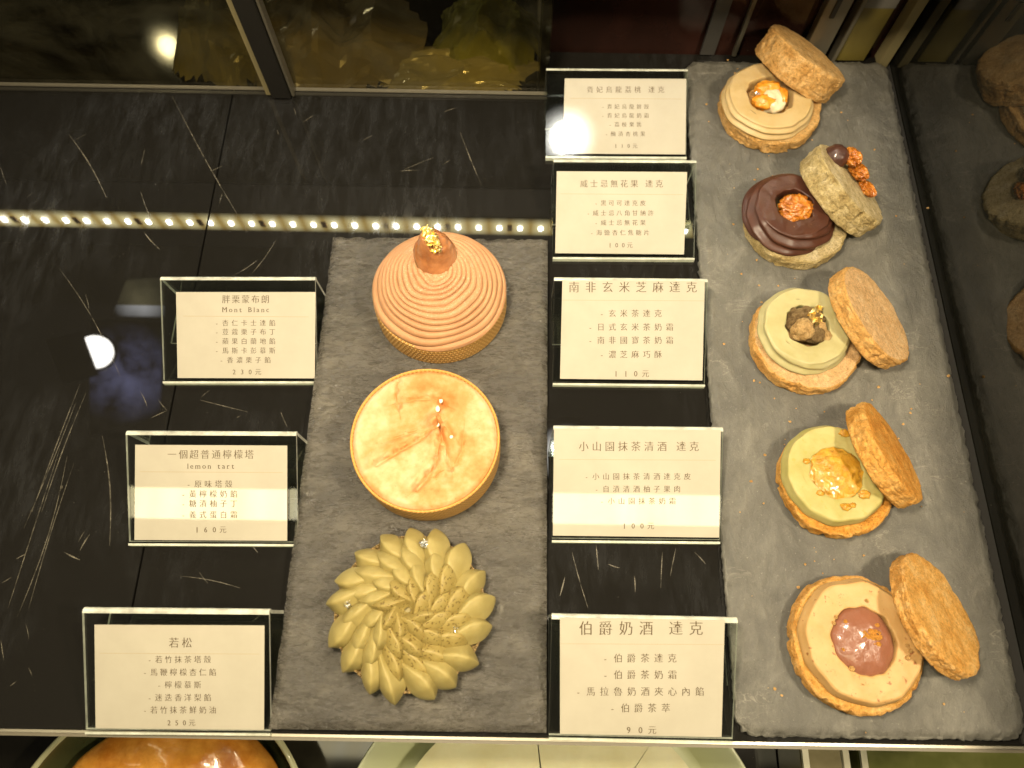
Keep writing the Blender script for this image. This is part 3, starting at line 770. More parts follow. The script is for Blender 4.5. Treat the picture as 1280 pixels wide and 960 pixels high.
# 2 - chocolate
r, top, s = sandwich('biscuit sandwich with dark chocolate ring and candied nut, second from the back',
                     (990, 284), 126, .0110, (994, 255), 114, 46, .0145, M_bis2, M_cr2, 2, 2.3, 4, .0014, .82)
blob('candied_nut', .0088, M_caramel, r, top + Vector((.002, .000, -.004)), .42, 1.9, 5, (1.1, .95, .72), True, 4)
blob('candied_nut', .0050, M_caramel, r, top + Vector((-.002, -.0066, -.004)), .4, 1.8, 4, (1.2, .8, .7), True, 6)
o, A, c, rl, th = lid(r, M_bis2, (1051, 239), (.763, .647), .20, 124, 32, .024, 22, .0008)
rt = Vector(r.location); topc = c + A * (th / 2)
pb = hit(1045, 196, at(1045, 196, .036), Vector((0, 0, 1)))
blob('chocolate_ball', 15.5 * s, M_darkball, r, pb - rt, .07, 2.2, 4, (1, 1, 1), seed=2)
dn = (at(1080, 262, .02) - at(1068, 190, .036)).normalized()
for (px, py, zz, rr, sq) in ((1065, 196, .037, 10, (.8, 1.3, .8)), (1073, 214, .032, 9.5, (.7, 1.6, .8)), (1083, 235, .027, 9, (.6, 1.7, .7))):
    blob('nut_crust', rr * s, M_caramel, r, at(px, py, zz) - rt, .62, 1.7, 5, sq, True, px, rot=(R(-25), 0, math.atan2(dn.y, dn.x) + R(90)))
# 3 - rice tea
r, top, s = sandwich('biscuit sandwich with pale green cream, crumbs and gold leaf, middle of its row',
                     (1001, 431), 136, .0110, (1010, 406), 117, 54, .0105, M_bis3, M_cr3, 3, 1.8, 1, .0008, .91)
blob('nut_ball', .0068, M_crumbT, r, top + Vector((-.0042, -.0035, .0012)), .2, 1.8, 4, seed=1)
for k, (x, y, q, m) in enumerate(((-.006, .006, .0052, M_crumbB), (.001, .0072, .005, M_crumbB), (.0045, -.0058, .0058, M_crumbB), (.0075, -.0020, .0042, M_crumbT), (.0005, .001, .005, M_crumbB), (.0095, -.006, .0036, M_crumbT), (-.0085, .001, .0040, M_crumbB), (.006, .006, .0050, M_crumbB))):
    blob('crumb', q, m, r, top + Vector((x, y, -.0008)), .4, 1.9, 3, seed=k + 3)
gold_leaf('gold_leaf', M_gold, r, top + Vector((.004, .0040, .0038)), .0115, 5, .5)
gold_leaf('gold_leaf', M_gold, r, top + Vector((.0065, .0095, .0036)), .0060, 8, .6)
lid(r, M_bis3, (1086, 397), (.865, .5), .31, 137, 23, .022, 23, .0004)
# 4 - matcha
r, top, s = sandwich('biscuit sandwich with green cream and amber marmalade, second from the front',
                     (1037, 605), 140, .0105, (1047, 590), 131, 66, .0085, M_bis4, M_cr4, 4, .5, 1, .0003)
blob('marmalade', .0178, M_marm, r, top + Vector((0, 0, -.0032)), .16, 6.0, 5, (1, 1, .24), False, 3)
for k, (x, y, q) in enumerate(((.0135, -.0125, .0028), (.0075, .023, .0026), (.002, -.0195, .0024), (-.0165, .006, .0018), (-.011, -.012, .0018), (.006, -.0185, .0016))):
    blob('marmalade_bit', q, M_marm, r, top + Vector((x, y, .0002)), .4, 1.8, 3, (1.2, .9, .6), seed=k)
lid(r, M_bis4, (1104, 568), (.91, .415), .20, 136, 26, .021, 24)
# 5 - earl grey
r, top, s = sandwich('largest biscuit sandwich, speckled cream round a milk chocolate dome, nearest the front',
                     (1062, 805), 164, .0105, (1082, 801), 154, 80, .0085, M_bis5, M_cr5, 5, .5, 1, .0003)
prof = smoothprof([(0, .0062), (.008, .0058), (.0145, .0035), (.0178, 0), (.0178, -.006), (0, -.006)], 2)
o = lathe('chocolate_dome', prof, 64, M_choc, r, lambda p, t, r_, z: p * (1 + .05 * noise.noise(p * 90)) + Vector((0, 0, .0006 * fbm(p * 150, 3))))
o.location = top + Vector((0, -.0005, -.0038))
o.scale = (.98, 1.06, 1)
for k in range(26):
    a = random.gauss(.3, .9); d = abs(random.gauss(0, .0055)); x, y = .002 + d * math.cos(a * 2), .003 - .6 * d * math.sin(a * 3)
    blob('crumb', random.uniform(.0006, .0013), M_bis4, r, top + Vector((x, y, .0022 - d * d * 12)), .4, 1.8, 2, (1.3, 1, .7), seed=k)
for k, (x, y) in enumerate(((.0215, -.002), (.0205, -.008), (.0225, -.0045), (-.0135, .0115), (-.0150, .0085), (-.009, -.0135), (.004, .020))):
    blob('crumb', random.uniform(.0009, .0016), M_bis1, r, top + Vector((x, y, .0005)), .4, 1.8, 2, seed=k + 40)
lid(r, M_bis5, (1168, 768), (.955, .30), .38, 152, 21, .0215, 25, .0004)

# ---- tart shells with dimpled sides
def shell_mat(name, c0, c1, rows=7, cols=104, h=.02):
    a = NT(name)
    sep = a.n('ShaderNodeSeparateXYZ'); a.l(a.co, sep.inputs[0])
    ang = a.math('ARCTAN2', sep.outputs[1], sep.outputs[0])
    uu = a.math('MULTIPLY', ang, cols / (2 * math.pi)); vv = a.math('MULTIPLY', sep.outputs[2], rows / h)
    row = a.math('FLOOR', vv); off = a.math('MULTIPLY', a.math('MODULO', row, 2.0), .5)
    fu = a.math('SUBTRACT', a.math('FRACT', a.math('ADD', uu, off)), .5); fv = a.math('SUBTRACT', a.math('FRACT', vv), .5)
    d = a.math('SQRT', a.math('ADD', a.math('MULTIPLY', fu, fu), a.math('MULTIPLY', fv, fv)))
    dot = a.ramp(d, [(.22, (1, 1, 1)), (.44, (0, 0, 0))])
    nz = a.noise(70, 6, .65)
    c = a.mix(nz, c0, c1)
    c = a.mix(a.math('MULTIPLY', dot, .7), c, tuple(min(.9, x * 1.35 + .10) for x in c1))
    b1 = a.bump(dot, 1.0, .0016); a.bump(a.noise(500, 5, .7), .3, .0004, b1)
    a.set(Base_Color=c, Roughness=.55, Specular_IOR_Level=.4); return a.m
M_shell = shell_mat('golden_tart_crust', (.48, .235, .045), (.66, .36, .085))
M_shellG = shell_mat('matcha_tart_crust', (.24, .15, .05), (.40, .28, .11))
def tart_root(px, label, name='round_tart'):
    c = at(*px, ZS); t = empty(name, c); return tag(t, label, 'tart', 'round tarts on the brown slate'), scale_at(c)

# mont blanc
r, s = tart_root((552, 380), 'round chestnut cream tart with spiral ridges, whole chestnut and gold leaf')
Rm = 84 * s * .97
lathe('tart_crust', resample(smoothprof([(0, 0), (Rm * .985, 0), (Rm * 1.0, .001), (Rm * .985, .0185), (Rm * .965, .0195), (0, .0195)], 1), .001), 160, M_shell, r)
def montblanc():
    n, seg = 330, 200; V = []; Fc = []
    nr = 13.5
    for i in range(n + 1):
        u = i / n; rho = Rm * .965 * (1.0 - u) + .0004
        for k in range(seg):
            t = 2 * math.pi * k / seg
            q = 1 - u
            base = .0195 + .0245 * (1 - q ** 2.5)
            ph = (q * nr) + t / (2 * math.pi)
            wob = .6 * noise.noise(Vector((math.cos(t) * 1.3, math.sin(t) * 1.3, q * 3)))
            fr = (ph + wob) % 1.0
            ridge = (1 - (2 * fr - 1) ** 2) ** .5 if 0 <= fr <= 1 else 0
            am = .0019 * (1 + .5 * noise.noise(Vector((int(ph) * 1.7, math.cos(t), math.sin(t))))) * min(1, q * 4) * (.35 + .65 * min(1, max(0, (.75 - math.sin(t) * .9 + .5 * (q - .3)))))
            rr = rho + am * .9 * (ridge - .5) * q
            z = base + am * (ridge - .6) * 1.0 + .00012 * noise.noise(Vector((rr * 900 * math.cos(t), rr * 900 * math.sin(t), 0)))
            if u < .02: z -= (1 - u / .02) * .0012
            V.append(Vector((rr * math.cos(t), rr * math.sin(t), z)))
    for i in range(n):
        for k in range(seg):
            k2 = (k + 1) % seg; Fc.append((i * seg + k, i * seg + k2, (i + 1) * seg + k2, (i + 1) * seg + k))
    a = NT('chestnut_cream')
    c = a.ramp(a.noise(55, 5, .6), [(.35, (.42, .215, .100)), (.65, (.49, .265, .130))])
    sugar = a.ramp(a.noise(1500, 3, .65), [(.56, (0, 0, 0)), (.68, (1, 1, 1))])
    sp = a.n('ShaderNodeSeparateXYZ'); a.l(a.co, sp.inputs[0])
    hi = a.ramp(a.math('MULTIPLY', sp.outputs[2], 22), [(.62, (.05,) * 3), (.92, (.7,) * 3)])
    c = a.mix(a.math('MULTIPLY', sugar, hi), c, (.80, .62, .45))
    a.bump(a.noise(1400, 4, .7), .25, .0003)
    a.set(Base_Color=c, Roughness=.6, Specular_IOR_Level=.3, Subsurface_Weight=.15, Subsurface_Radius=(.004, .002, .001), Subsurface_Scale=.5)
    return mesh('chestnut_cream', V, Fc, a.m, r)
montblanc()
M_chest = jelly('glazed_chestnut', (.30, .105, .030), (.50, .22, .085), .3, .2, 90)
M_chestbase = jelly('chestnut_base', (.20, .085, .016), (.34, .18, .05), .3, .1, 120)
zc = .0395
pc = at_top(r, (545, 324), ZS + zc)
prof = smoothprof([(0, .0255), (.0040, .0245), (.0078, .0185), (.0115, .008), (.0128, .001), (.0118, -.004), (0, -.004)], 2)
o = lathe('chestnut', resample(prof, .001), 64, M_chest, r, lambda p, t, rr, z: p * (1 + .10 * noise.noise(p * 120 + Vector((3, 1, 0))) + .04 * noise.noise(p * 330)) + Vector((0, 0, .0004 * fbm(p * 300, 3))))
o.location = pc + Vector((0, 0, .0022))
o2 = lathe('chestnut_base', resample(smoothprof([(.0105, .0045), (.0124, .004), (.0128, .0012), (.0118, -.002), (0, -.002)], 2), .001), 64, M_chestbase, o, lambda p, t, rr, z: p * (1 + .06 * noise.noise(p * 140)))
o2.location = (0, 0, -.0016)
for k, (x, y, z, q) in enumerate(((-.0014, -.0016, .0258, .0090), (.0006, -.0044, .0242, .0092), (-.0030, .0014, .0260, .0064), (.0024, -.0066, .0210, .0070))):
    gold_leaf('gold_leaf', M_gold, o, Vector((x, y, z)), q, 20 + k, .34)

# lemon tart with torched meringue
r, s = tart_root((537, 563), 'round lemon tart with smooth torched meringue top')
Rt = 90 * s * .985; HT = .026
lathe('tart_crust', resample(smoothprof([(0, 0), (Rt * .985, 0), (Rt * 1.0, .001), (Rt, HT * .93), (Rt * .993, HT), (Rt * .968, HT), (Rt * .955, HT * .9), (Rt * .95, HT * .6)], 1), .001), 180, M_shell, r)
def meringue():
    n, seg = 140, 400; V = []; Fc = []
    Rm_ = Rt * .958; zt = HT - .0004
    # knife marks: (x,y) on a unit disc, from the photo, width, depth, which side is lifted
    PX = lambda x, y: ((x - 622) / 392, -(y - 445) / 375)
    strokes = [([(370, 588), (470, 525), (580, 460), (690, 380)], .030, .0016, 1), ([(692, 380), (705, 450), (690, 560), (650, 640), (590, 712)], .034, .0018, -1),
               ([(700, 395), (730, 480), (770, 610)], .03, .0013, -1), ([(460, 140), (452, 200), (470, 285)], .028, .0013, 1),
               ([(480, 255), (560, 230), (650, 228), (720, 262)], .03, .0009, 1), ([(700, 250), (690, 310), (720, 370), (770, 430)], .035, .0012, -1),
               ([(400, 470), (520, 430), (640, 395)], .03, .0007, 1), ([(770, 610), (690, 645), (600, 720)], .03, .0008, 1), ([(830, 420), (820, 520), (790, 580)], .03, .0007, -1)]
    segs = []
    for pts, wd, dp, sg in strokes:
        P = [PX(*p) for p in pts]
        for i, (a, b) in enumerate(zip(P, P[1:])): segs.append((a, b, wd, dp, sg, i / len(P), (i + 1) / len(P)))
    def h(x, y):
        z = .0007 * fbm(Vector((x * 1.6, y * 1.6, 2)), 3) + .00022 * fbm(Vector((x * 7 + y * 3, y * 5, 5)), 3)
        best = {}
        for (a, b, wd, dp, sg, t0, t1) in segs:
            wd = wd * 1.35
            dx, dy = b[0] - a[0], b[1] - a[1]; L2 = dx * dx + dy * dy
            t = max(0, min(1, ((x - a[0]) * dx + (y - a[1]) * dy) / L2))
            ex_, ey_ = x - a[0] - t * dx, y - a[1] - t * dy; d = math.hypot(ex_, ey_)
            if d > wd * 7: continue
            side = 1 if (dx * ey_ - dy * ex_) * sg > 0 else -1
            v = -1.7 * dp * math.exp(-(d / wd) ** 2) + (1.35 * dp * math.exp(-((d - wd * 1.2) / (wd * 2.6)) ** 2) if side > 0 else 0)
            key = (wd, dp, sg)
            if key not in best or abs(v) > abs(best[key]): best[key] = v
        return z + sum(best.values())
    for i in range(n + 1):
        q = (i / n)
        for k in range(seg):
            t = 2 * math.pi * k / seg; x, y = q * math.cos(t), q * math.sin(t)
            e = max(0, (q - .93) / .07)
            z = zt + .0012 - e ** 2 * .0022 + h(x, y) * (1 - e)
            V.append(Vector((x * Rm_, y * Rm_, z)))
    for i in range(n):
        for k in range(seg):
            k2 = (k + 1) % seg; Fc.append((i * seg + k, i * seg + k2, (i + 1) * seg + k2, (i + 1) * seg + k))
    a = NT('torched_meringue')
    n1 = a.noise(26, 4, .55); n2 = a.noise(210, 6, .7)
    toast = a.math('ADD', a.math('MULTIPLY', n1, .8), a.math('MULTIPLY', n2, .28))
    sp = a.n('ShaderNodeVectorMath', operation='LENGTH'); a.l(a.mapping((1, 1, 0)), sp.inputs[0])
    rimf = a.ramp(a.math('MULTIPLY', sp.outputs['Value'], 1 / Rt), [(.72, (0, 0, 0)), (.96, (1, 1, 1))])
    toast = a.math('SUBTRACT', toast, a.math('MULTIPLY', rimf, .07))
    c = a.ramp(toast, [(.36, (.58, .44, .26)), (.46, (.56, .355, .17)), (.56, (.53, .255, .085)), (.68, (.43, .165, .038))])
    spk = a.ramp(a.noise(600, 3, .6), [(.27, (1, 1, 1)), (.31, (0, 0, 0))])
    c = a.mix(a.math('MULTIPLY', spk, .6), c, (.30, .11, .02))
    a.bump(a.noise(330, 4, .6), .12, .0003)
    a.set(Base_Color=c, Roughness=.62, Specular_IOR_Level=.25, Subsurface_Weight=.12, Subsurface_Radius=(.005, .003, .0015), Subsurface_Scale=.5)
    return mesh('meringue', V, Fc, a.m, r)
meringue()
M_white = plain('white_meringue', (.84, .78, .62), .4)
for k, (x, y, q) in enumerate((((768 - 622) / 392, -(452 - 445) / 375, .0013), ((683 - 622) / 392, -(290 - 445) / 375, .0014), ((700 - 622) / 392, -(245 - 445) / 375, .0010), ((690 - 622) / 392, -(378 - 445) / 375, .0008))):
    blob('meringue_fleck', q, M_white, r, Vector((x * Rt * .958, y * Rt * .958, HT + .0016)), .3, 1.5, 3, (1, 1.3, .6), seed=k)

# matcha petal tart
r, s = tart_root((516, 766), 'round tart covered in piped pale green cream petals')
Rg = 97 * s; HG = .0125
lathe('tart_crust', resample(smoothprof([(0, 0), (Rg * .92, 0), (Rg * .94, .001), (Rg * .955, HG * .94), (Rg * .93, HG), (Rg * .90, HG * .55), (0, HG * .55)], 1), .001), 150, M_shellG, r)
def petal_mesh(Lp, Wp, Hp):
    """teardrop piped with a slit nozzle: narrow inner end, broad outer end, one sharp crest"""
    V = []; Fc = []; n, m = 26, 18
    for i in range(n + 1):
        u = i / n
        w_ = u ** 1.4
        wd = Wp / 2 * (math.sin(math.pi * min(1, w_ * .94 + .04)) ** .80)
        crest = .22 + .35 * (u - .5)
        hz = Hp * (math.sin(math.pi * min(1, .06 + u ** 1.25 * .90)) ** .72)
        for j in range(m + 1):
            v = j / m * 2 - 1
            if v < crest: a = (v + 1) / (crest + 1); z = hz * (1 - (1 - a) ** 1.9)
            else: a = (1 - v) / (1 - crest); z = hz * (a ** 1.15)
            bow = .0026 * math.sin(math.pi * u)
            V.append(Vector(((u - .5) * Lp, v * wd + bow, z - .0012 * (1 - abs(v) * .5))))
    g = lambda i, j: i * (m + 1) + j
    for i in range(n):
        for j in range(m): Fc.append((g(i, j), g(i + 1, j), g(i + 1, j + 1), g(i, j + 1)))
    return V, Fc
M_pet = cream_mat('matcha_piped_cream', (.36, .295, .11), (.275, .22, .07), rough=.55, scale=45, sss=.2)
M_petdust = cream_mat('dusted_piped_cream', (.34, .27, .09), (.26, .195, .055), (.13, .085, .018), .43, scale=45, speckscale=640, sss=.2)
lathe('cream_mound', resample(smoothprof([(Rg * .84, HG - .001), (Rg * .80, HG + .002), (Rg * .55, HG + .0045), (Rg * .3, HG + .0095), (Rg * .1, HG + .0095), (0, HG + .0095)], 2), .001), 90, M_pet, r)
protos = {}
rings = [(.765, 17, .0300, .0170, .0112, HG + .0005, 36, .0), (.575, 15, .0280, .0156, .0110, HG + .0040, 40, .35), (.39, 12, .0250, .0138, .0102, HG + .0078, 46, .1), (.215, 8, .0225, .0120, .0092, HG + .0108, 46, .3)]
for k, (fr, cnt, Lp, Wp, Hp, zz, swirl, ph) in enumerate(rings):
    for i in range(cnt):
        ang = 2 * math.pi * (i + ph) / cnt + random.uniform(-.06, .06)
        # the dusting of powder lies on the front right of the middle rings
        dusty = k >= 1 and (math.cos(ang - R(-40)) > .1 or k == 3)
        key = (k, dusty)
        if key not in protos:
            V, Fc = petal_mesh(Lp, Wp, Hp)
            V = [v + Vector((0, 0, 1)) * .0003 * noise.noise(v * 250) for v in V]
            o = mesh('cream_petal', V, Fc, M_petdust if dusty else M_pet, r); protos[key] = o
        else:
            o = protos[key].copy(); COL.objects.link(o); o.parent = r
        rr = Rg * fr * random.uniform(.97, 1.03)
        o.location = (rr * math.cos(ang), rr * math.sin(ang), zz + random.uniform(-.0006, .0006))
        o.rotation_euler = (R(random.uniform(-8, 8)) + R(6), R((14, 14, 12, 5)[k] + random.uniform(-3, 3)), ang + R(swirl) + random.uniform(-.10, .10))
        q = random.uniform(.93, 1.07); o.scale = (q, random.uniform(.92, 1.08), random.uniform(.9, 1.1))
for k, (px, q) in enumerate((((531, 680), .0052), ((434, 755), .0042), ((568, 788), .0062))):
    gold_leaf('silver_leaf', M_silver, r, at_top(r, px, ZS + HG + .009), q, 40 + k, .7)

# ------------------------------------------------------------------ crumbs on the slates
def crumbs():
    V = []; Fc = []
    import bmesh
    spots = [(1093, 187), (1105, 430), (1138, 516), (1139, 511), (928, 402), (950, 478), (1150, 480), (1130, 330), (946, 325), (1168, 752), (925, 640), (905, 430), (1160, 260), (1120, 270), (886, 152), (1015, 175), (968, 498), (1090, 500), (1186, 470), (1205, 640), (1090, 640), (1020, 690), (1180, 880), (960, 860), (1205, 890), (940, 745)]
    rn_ = random.Random(3)
    for (x, y, rr_) in ((958, 143, 75), (990, 284, 80), (1001, 431, 84), (1037, 605, 88), (1062, 812, 100)):
        for _ in range(13): a_ = rn_.uniform(0, 6.28); q_ = rr_ * rn_.uniform(.95, 1.25); spots.append((x + 12 + q_ * math.cos(a_), y + q_ * math.sin(a_)))
    for k, (x, y) in enumerate(spots):
        c = at(x, y, ZS + .0005); rr = random.uniform(.0002, .0009)
        bm = bmesh.new(); bmesh.ops.create_icosphere(bm, subdivisions=1, radius=rr)
        o = len(V)
        for v in bm.verts: V.append(c + Vector((v.co.x * random.uniform(.7, 1.6), v.co.y * random.uniform(.7, 1.3), v.co.z * .8)))
        for f in bm.faces: Fc.append(tuple(o + v.index for v in f.verts))
        bm.free()
    o = mesh('crumbs', V, Fc, M_bis1, None, False); tag(o, 'loose golden biscuit crumbs scattered on the grey slate', 'crumbs', kind='stuff')
crumbs()

# ------------------------------------------------------------------ lower level seen past the front edge
ZL = -.16
tag(quad_slab('lower_shelf', [V2(XL - .2, yF - .35), V2(XR + .3, yF - .35), V2(XR + .3, yF + .1), V2(XL - .2, yF + .1)], .006, dark_glossy('lower_black_glass', (.012, .011, .008), (.03, .028, .018), 1.5, .08), ZL), kind='structure')
def disc_at(cpx, z): return at(*cpx, z)
# left: glazed orange tart in a green glass dish
c = at(185, 1075, ZL + .04); t = empty('glazed_tart', (c.x, c.y, ZL)); tag(t, 'orange glazed tart in a dark glass dish on the lower level, mostly cut off', 'tart')
Q = scale_at(at(185, 1075, ZL + .04))
M_orange = jelly('orange_glaze', (.40, .13, .012), (.75, .36, .06), .2, .1, 34)
lathe('filling', resample(smoothprof([(0, .040), (110 * Q, .0395), (160 * Q, .035), (168 * Q, .02), (168 * Q, .012), (0, .012)], 2), .004), 96, M_orange, t, lambda p, a_, r_, z: p + Vector((0, 0, .003 * fbm(p * 50, 3))))
M_dish = plain('green_glass_dish', (.05, .06, .025), .08, Coat_Weight=1.0)
lathe('dish', resample(smoothprof([(0, .0005), (140 * Q, .0005), (172 * Q, .01), (196 * Q, .036), (200 * Q, .037), (178 * Q, .008), (150 * Q, .004), (0, .004)], 1), .004), 96, M_dish, t)
lathe('dish_rim', [(194 * Q, .0365), (198 * Q, .039), (202 * Q, .0365)], 96, plain('pale_glass_rim', (.42, .42, .25), .1), t)
# centre: pale cream cake on a round tray
c = at(693, 1115, ZL + .04); t = empty('cream_cake', (c.x, c.y, ZL)); tag(t, 'pale green cream cake cut in wedges on the lower level, mostly cut off', 'cake')
Q = scale_at(at(693, 1115, ZL + .04))
M_tray = plain('pale_green_tray', (.52, .56, .36), .2, Coat_Weight=.6)
lathe('tray', resample(smoothprof([(0, .0005), (230 * Q, .0005), (275 * Q, .03), (290 * Q, .038), (293 * Q, .036), (272 * Q, .024), (235 * Q, .006), (0, .006)], 1), .004), 128, M_tray, t)
M_ckc = cream_mat('pale_cake_cream', (.66, .64, .40), (.58, .55, .30), scale=30)
for k in range(8):
    a0, a1 = R(90 + 6) - 2 * math.pi * k / 8 + R(1.2), R(90 + 6) - 2 * math.pi * (k + 1) / 8 - R(-1.2) * -1 + R(2.4)
    lo, hi = min(a0, a1), max(a0, a1); n = 14; V = []; Fc = []
    for z in (.004, .037):
        V.append(Vector((6 * Q * math.cos((lo + hi) / 2), 6 * Q * math.sin((lo + hi) / 2), z)))
        for i in range(n + 1): a_ = lo + (hi - lo) * i / n; V.append(Vector((228 * Q * math.cos(a_), 228 * Q * math.sin(a_), z)))
    m = n + 2
    Fc.append(tuple(range(m, 2 * m))); Fc.append(tuple(range(m - 1, -1, -1)))
    for i in range(m): j = (i + 1) % m; Fc.append((i, j, m + j, m + i))
    mesh('cake_wedge', V, Fc, M_ckc, t, False)
# right: glassy containers
def container(px0, px1, mat, edge, label, py=985, h=.05):
    a = at(px0, py, ZL + h); b = at(px1, py, ZL + h); t = empty('clear_container', ((a.x + b.x) / 2, a.y, ZL)); tag(t, label, 'container', 'clear containers on the lower level')
    hw = (b.x - a.x) / 2
    boxmesh('body', (-hw, -.06, .0005), (hw, .06, h - .003), mat, t, .002)
    boxmesh('rim', (-hw, -.06, h - .0028), (-hw + .004, .06, h), edge, t)
    boxmesh('rim', (hw - .004, -.06, h - .0028), (hw, .06, h), edge, t)
M_gg = dark_glossy('green_glassy_box', (.10, .11, .03), (.24, .24, .09), 1.5, .1)
M_gb = dark_glossy('beige_glassy_box', (.16, .14, .07), (.28, .25, .15), 1.5, .1)
M_ge = plain('pale_box_edge', (.55, .54, .40), .15)
container(1008, 1067, M_gb, M_ge, 'narrow beige clear container on the lower level')
container(1082, 1340, M_gg, M_ge, 'wide greenish clear container on the lower level, corner of the view')

# ------------------------------------------------------------------ lamps that the glass shows in reflection
def tape_mat(pitch, th):
    a = NT('glowing_tape'); sp = a.n('ShaderNodeSeparateXYZ'); a.l(a.co, sp.inputs[0])
    w_ = a.math('ABSOLUTE', a.math('SINE', a.math('MULTIPLY', a.math('SUBTRACT', sp.outputs[0], x0 + .01 - pitch * .5), math.pi / pitch)))
    e = a.ramp(a.math('DIVIDE', a.math('ABSOLUTE', sp.outputs[2]), th), [(.45, (1, 1, 1)), (1.0, (.25, .25, .25))])
    c = a.ramp(a.math('ADD', a.math('MULTIPLY', w_, .8), a.math('MULTIPLY', a.noise(60, 4), .3)), [(.2, (.55, .36, .08)), (.9, (1.0, .86, .42))])  # light around each LED painted into the tape's emission
    a.set(Base_Color=(.3, .25, .1), Emission_Color=a.mix(1.0, c, e, 'MULTIPLY'), Emission_Strength=9.0); return a.m
# LED strip on the back door, 15 cm above the shelf: its mirror image lies across the black glass
P = at(340, 263); d = ray(340, 263); zl = ((yB - P.y) / d.y) * -d.z
pl = at(0, 259); ql = at(100, 261)
sM = scale_at(Vector((P.x, yB, -zl))); pitch = 25.6 * sM; th_ = 9.8 * sM / .58; lr = 2.9 * sM; lh = lr / .7
t = empty('led_strip', (0, yB - .013, zl)); tag(t, 'strip of white LED dots on yellow tape, mirrored in the black shelf', 'LED strip')
x0, x1 = XL, XR - .02
boxmesh('tape', (x0, -.0012, -th_), (x1, 0, th_), tape_mat(pitch, th_), t)
M_led = emit('led_chip', (.95, .97, 1.0), 130)
boxmesh('channel', (x0, .0004, -.056), (x1, .0022, th_ * 3.5), plain('matte_black_blocker', (.014, .013, .011), .7), t)  # board added behind the tape to block stray reflections
led0 = boxmesh('led', (-lr, -.0030, -lh), (lr, -.0013, lh), M_led, t, .0008); led0.location = (x0 + .01, 0, 0)
brk = boxmesh('solder_joint', (-.0022, -.0022, -.0045), (.0022, -.0013, .0045), plain('brown_joint', (.25, .12, .03), .5), t); brk.location = (x0 + .01 + pitch * 1.5, 0, 0)
nled = int((x1 - x0 - .02) / pitch)
for i in range(1, nled):
    c = led0.copy(); COL.objects.link(c); c.parent = t; c.location = (x0 + .01 + i * pitch, 0, 0)
    if i % 3 == 1 and i > 1:
        c = brk.copy(); COL.objects.link(c); c.parent = t; c.location = (x0 + .01 + (i + .5) * pitch, 0, 0)
# light bar inside the front top edge of the case; two signs mirror it
def mirror(px, py, P, N, dist):
    h = hit(px, py, P, N); return h + reflect(ray(px, py), N) * dist, h, reflect(ray(px, py), N)
b1, h1, d1 = mirror(265, 628, *SIGNFACE['L2'], .30)
b2, h2, d2 = mirror(797, 638, *SIGNFACE['M4'], .30)
bc = (b1 + b2) / 2
t = empty('light_bar', bc); tag(t, 'long warm white light bar above the front edge, mirrored by two signs', 'light bar')
def barmat():
    a = NT('bar_diffuser')
    st = a.ramp(a.noise(30, 3, .6, a.mapping((1, .05, .05))), [(.35, (1, .82, .40)), (.65, (1, .93, .68))])
    a.set(Base_Color=(0, 0, 0), Emission_Color=st, Emission_Strength=6.0); return a.m
dav = (d1 + d2).normalized()
o = boxmesh('diffuser', (-.36, -.0145, -.004), (.30, .0145, 0), barmat(), t)
o.rotation_euler = (-dav).to_track_quat('Z', 'X').to_euler()
o.rotation_euler = Matrix((Vector((1, 0, 0)), (-dav).cross(Vector((1, 0, 0))).normalized(), -dav)).transposed().to_euler()
o2 = boxmesh('housing', (-.37, -.020, -.016), (.31, .020, -.0045), M_post, t); o2.rotation_euler = o.rotation_euler
# ceiling lamps, mirrored in the black glass at the left and by the farthest sign
def halo_glow(name, col, strength, rad):
    a = NT(name); sp = a.n('ShaderNodeVectorMath', operation='LENGTH'); a.l(a.mapping((1 / rad, 1 / rad, 0)), sp.inputs[0])
    f = a.ramp(sp.outputs['Value'], [(.0, (1, 1, 1)), (.42, (.9, .9, .9)), (.52, (.16, .16, .16)), (.75, (.05, .05, .05)), (.98, (.0, .0, .0))])  # dim outer ring paints a glare halo into the bulb's emission
    a.set(Base_Color=(.02, .02, .02), Emission_Color=col, Emission_Strength=a.math('MULTIPLY', f, strength)); return a.m
def ceiling_lamp(pos, nrm, rad, strength, label, half=False, col=(1, .96, .88), soft=False):
    t = empty('ceiling_lamp', pos); tag(t, label, 'lamp', 'ceiling lamps above the counter')
    zl_ = -nrm; xl_ = (Vector((1, 0, 0)) - zl_ * zl_.x).normalized(); yl_ = zl_.cross(xl_); q = Matrix((xl_, yl_, zl_)).transposed().to_quaternion() @ Matrix.Rotation(R(-18), 3, 'Z').to_quaternion()
    hs = lathe('housing', [(0, -rad * .9), (rad * 1.15, -rad * .9), (rad * 1.2, rad * .05), (rad * 1.02, rad * .05), (rad * 1.01, -.002)], 40, M_post, t)
    bl = lathe('bulb', [(0, rad * .10), (rad * .6, rad * .08), (rad, -.001)], 40, halo_glow('lamp_glow', col, strength, rad) if soft else emit('lamp_glow', col, strength), t)
    for x in (hs, bl): x.rotation_mode = 'QUATERNION'; x.rotation_quaternion = q
    if half:
        sh = boxmesh('cover_plate', (-rad * 2.2, -rad * 1.4, rad * .16), (-rad * .25, rad * 1.4, rad * .2), M_post, t); sh.rotation_mode = 'QUATERNION'; sh.rotation_quaternion = q  # plate added to cut the lamp's reflection to a half disc
    return t
Z = Vector((0, 0, 1))
p, h, d = mirror(119, 440, Vector((0, 0, 0)), Z, .9); ceiling_lamp(p, d, .028, 40, 'round ceiling lamp cut to a half disc by an added black shade', True)
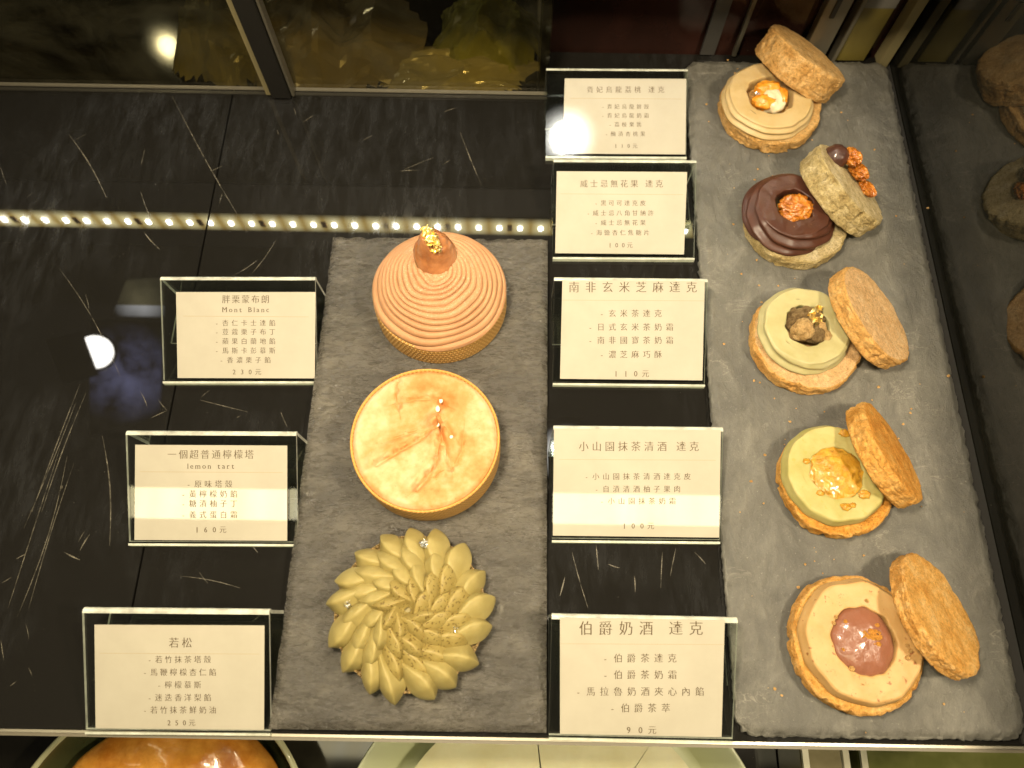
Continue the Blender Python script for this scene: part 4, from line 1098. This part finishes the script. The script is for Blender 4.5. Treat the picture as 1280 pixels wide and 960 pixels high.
p, h, d = mirror(708, 172, *SIGNFACE['M1'], .5); ceiling_lamp(p, d, .044, 70, 'round ceiling lamp mirrored in the farthest sign', soft=True)
p, h, d = mirror(210, 58, Vector((0, 0, -.012)), Z, .8); ceiling_lamp(p, d, .034, 160, 'small ceiling spot mirrored behind the back door', soft=True)


def lit_panel(pxs, dist, mat, label):
    pts = [mirror(*q, Vector((0, 0, 0)), Z, dist)[0] for q in pxs]; c = sum(pts, Vector()) / 4
    up = (pts[1] - pts[0]).cross(pts[3] - pts[0]).normalized()
    if up.z < 0: up = -up
    t = empty('ceiling_panel', c); tag(t, label, 'light panel', 'lit panels above the counter')
    V = [p - c for p in pts] + [p - c + up * .01 for p in pts]
    mesh('diffuser', V[:4], [(0, 1, 2, 3)], mat, t, False)
    mesh('housing', [v + up * .001 for v in V[:4]] + V[4:], [(0, 1, 2, 3), (4, 5, 6, 7), (0, 1, 5, 4), (1, 2, 6, 5), (2, 3, 7, 6), (3, 0, 4, 7)], M_post, t, False)
def panelmat(name, c0, c1, st, sc, rad):
    a = NT(name); f = a.ramp(a.noise(sc, 5, .65), [(.36, c0), (.66, c1)])
    sp = a.n('ShaderNodeVectorMath', operation='LENGTH'); a.l(a.mapping((1 / rad, 1 / rad, 1 / rad)), sp.inputs[0])
    f = a.mix(a.ramp(sp.outputs['Value'], [(.2, (0, 0, 0)), (1.0, (1, 1, 1))]), f, (0, 0, 0))
    a.set(Base_Color=(.02, .02, .02), Emission_Color=f, Emission_Strength=st); return a.m
lit_panel([(158, 350), (206, 347), (205, 396), (140, 395)], 1.0, panelmat('white_panel', (.35, .37, .38), (1, 1, 1), 7.0, 7, .055), 'small white lit ceiling panel mirrored beside the chestnut cake sign')
lit_panel([(112, 400), (205, 402), (200, 520), (112, 545)], 1.0, panelmat('blue_reflection_glow', (.0, .0, .01), (.32, .34, .62), 4.5, 18, .095), 'added unseen blue glow standing in for mirrored blue cloth, below the small white panel')  # glowing sheet added for a bluish reflection, no real panel
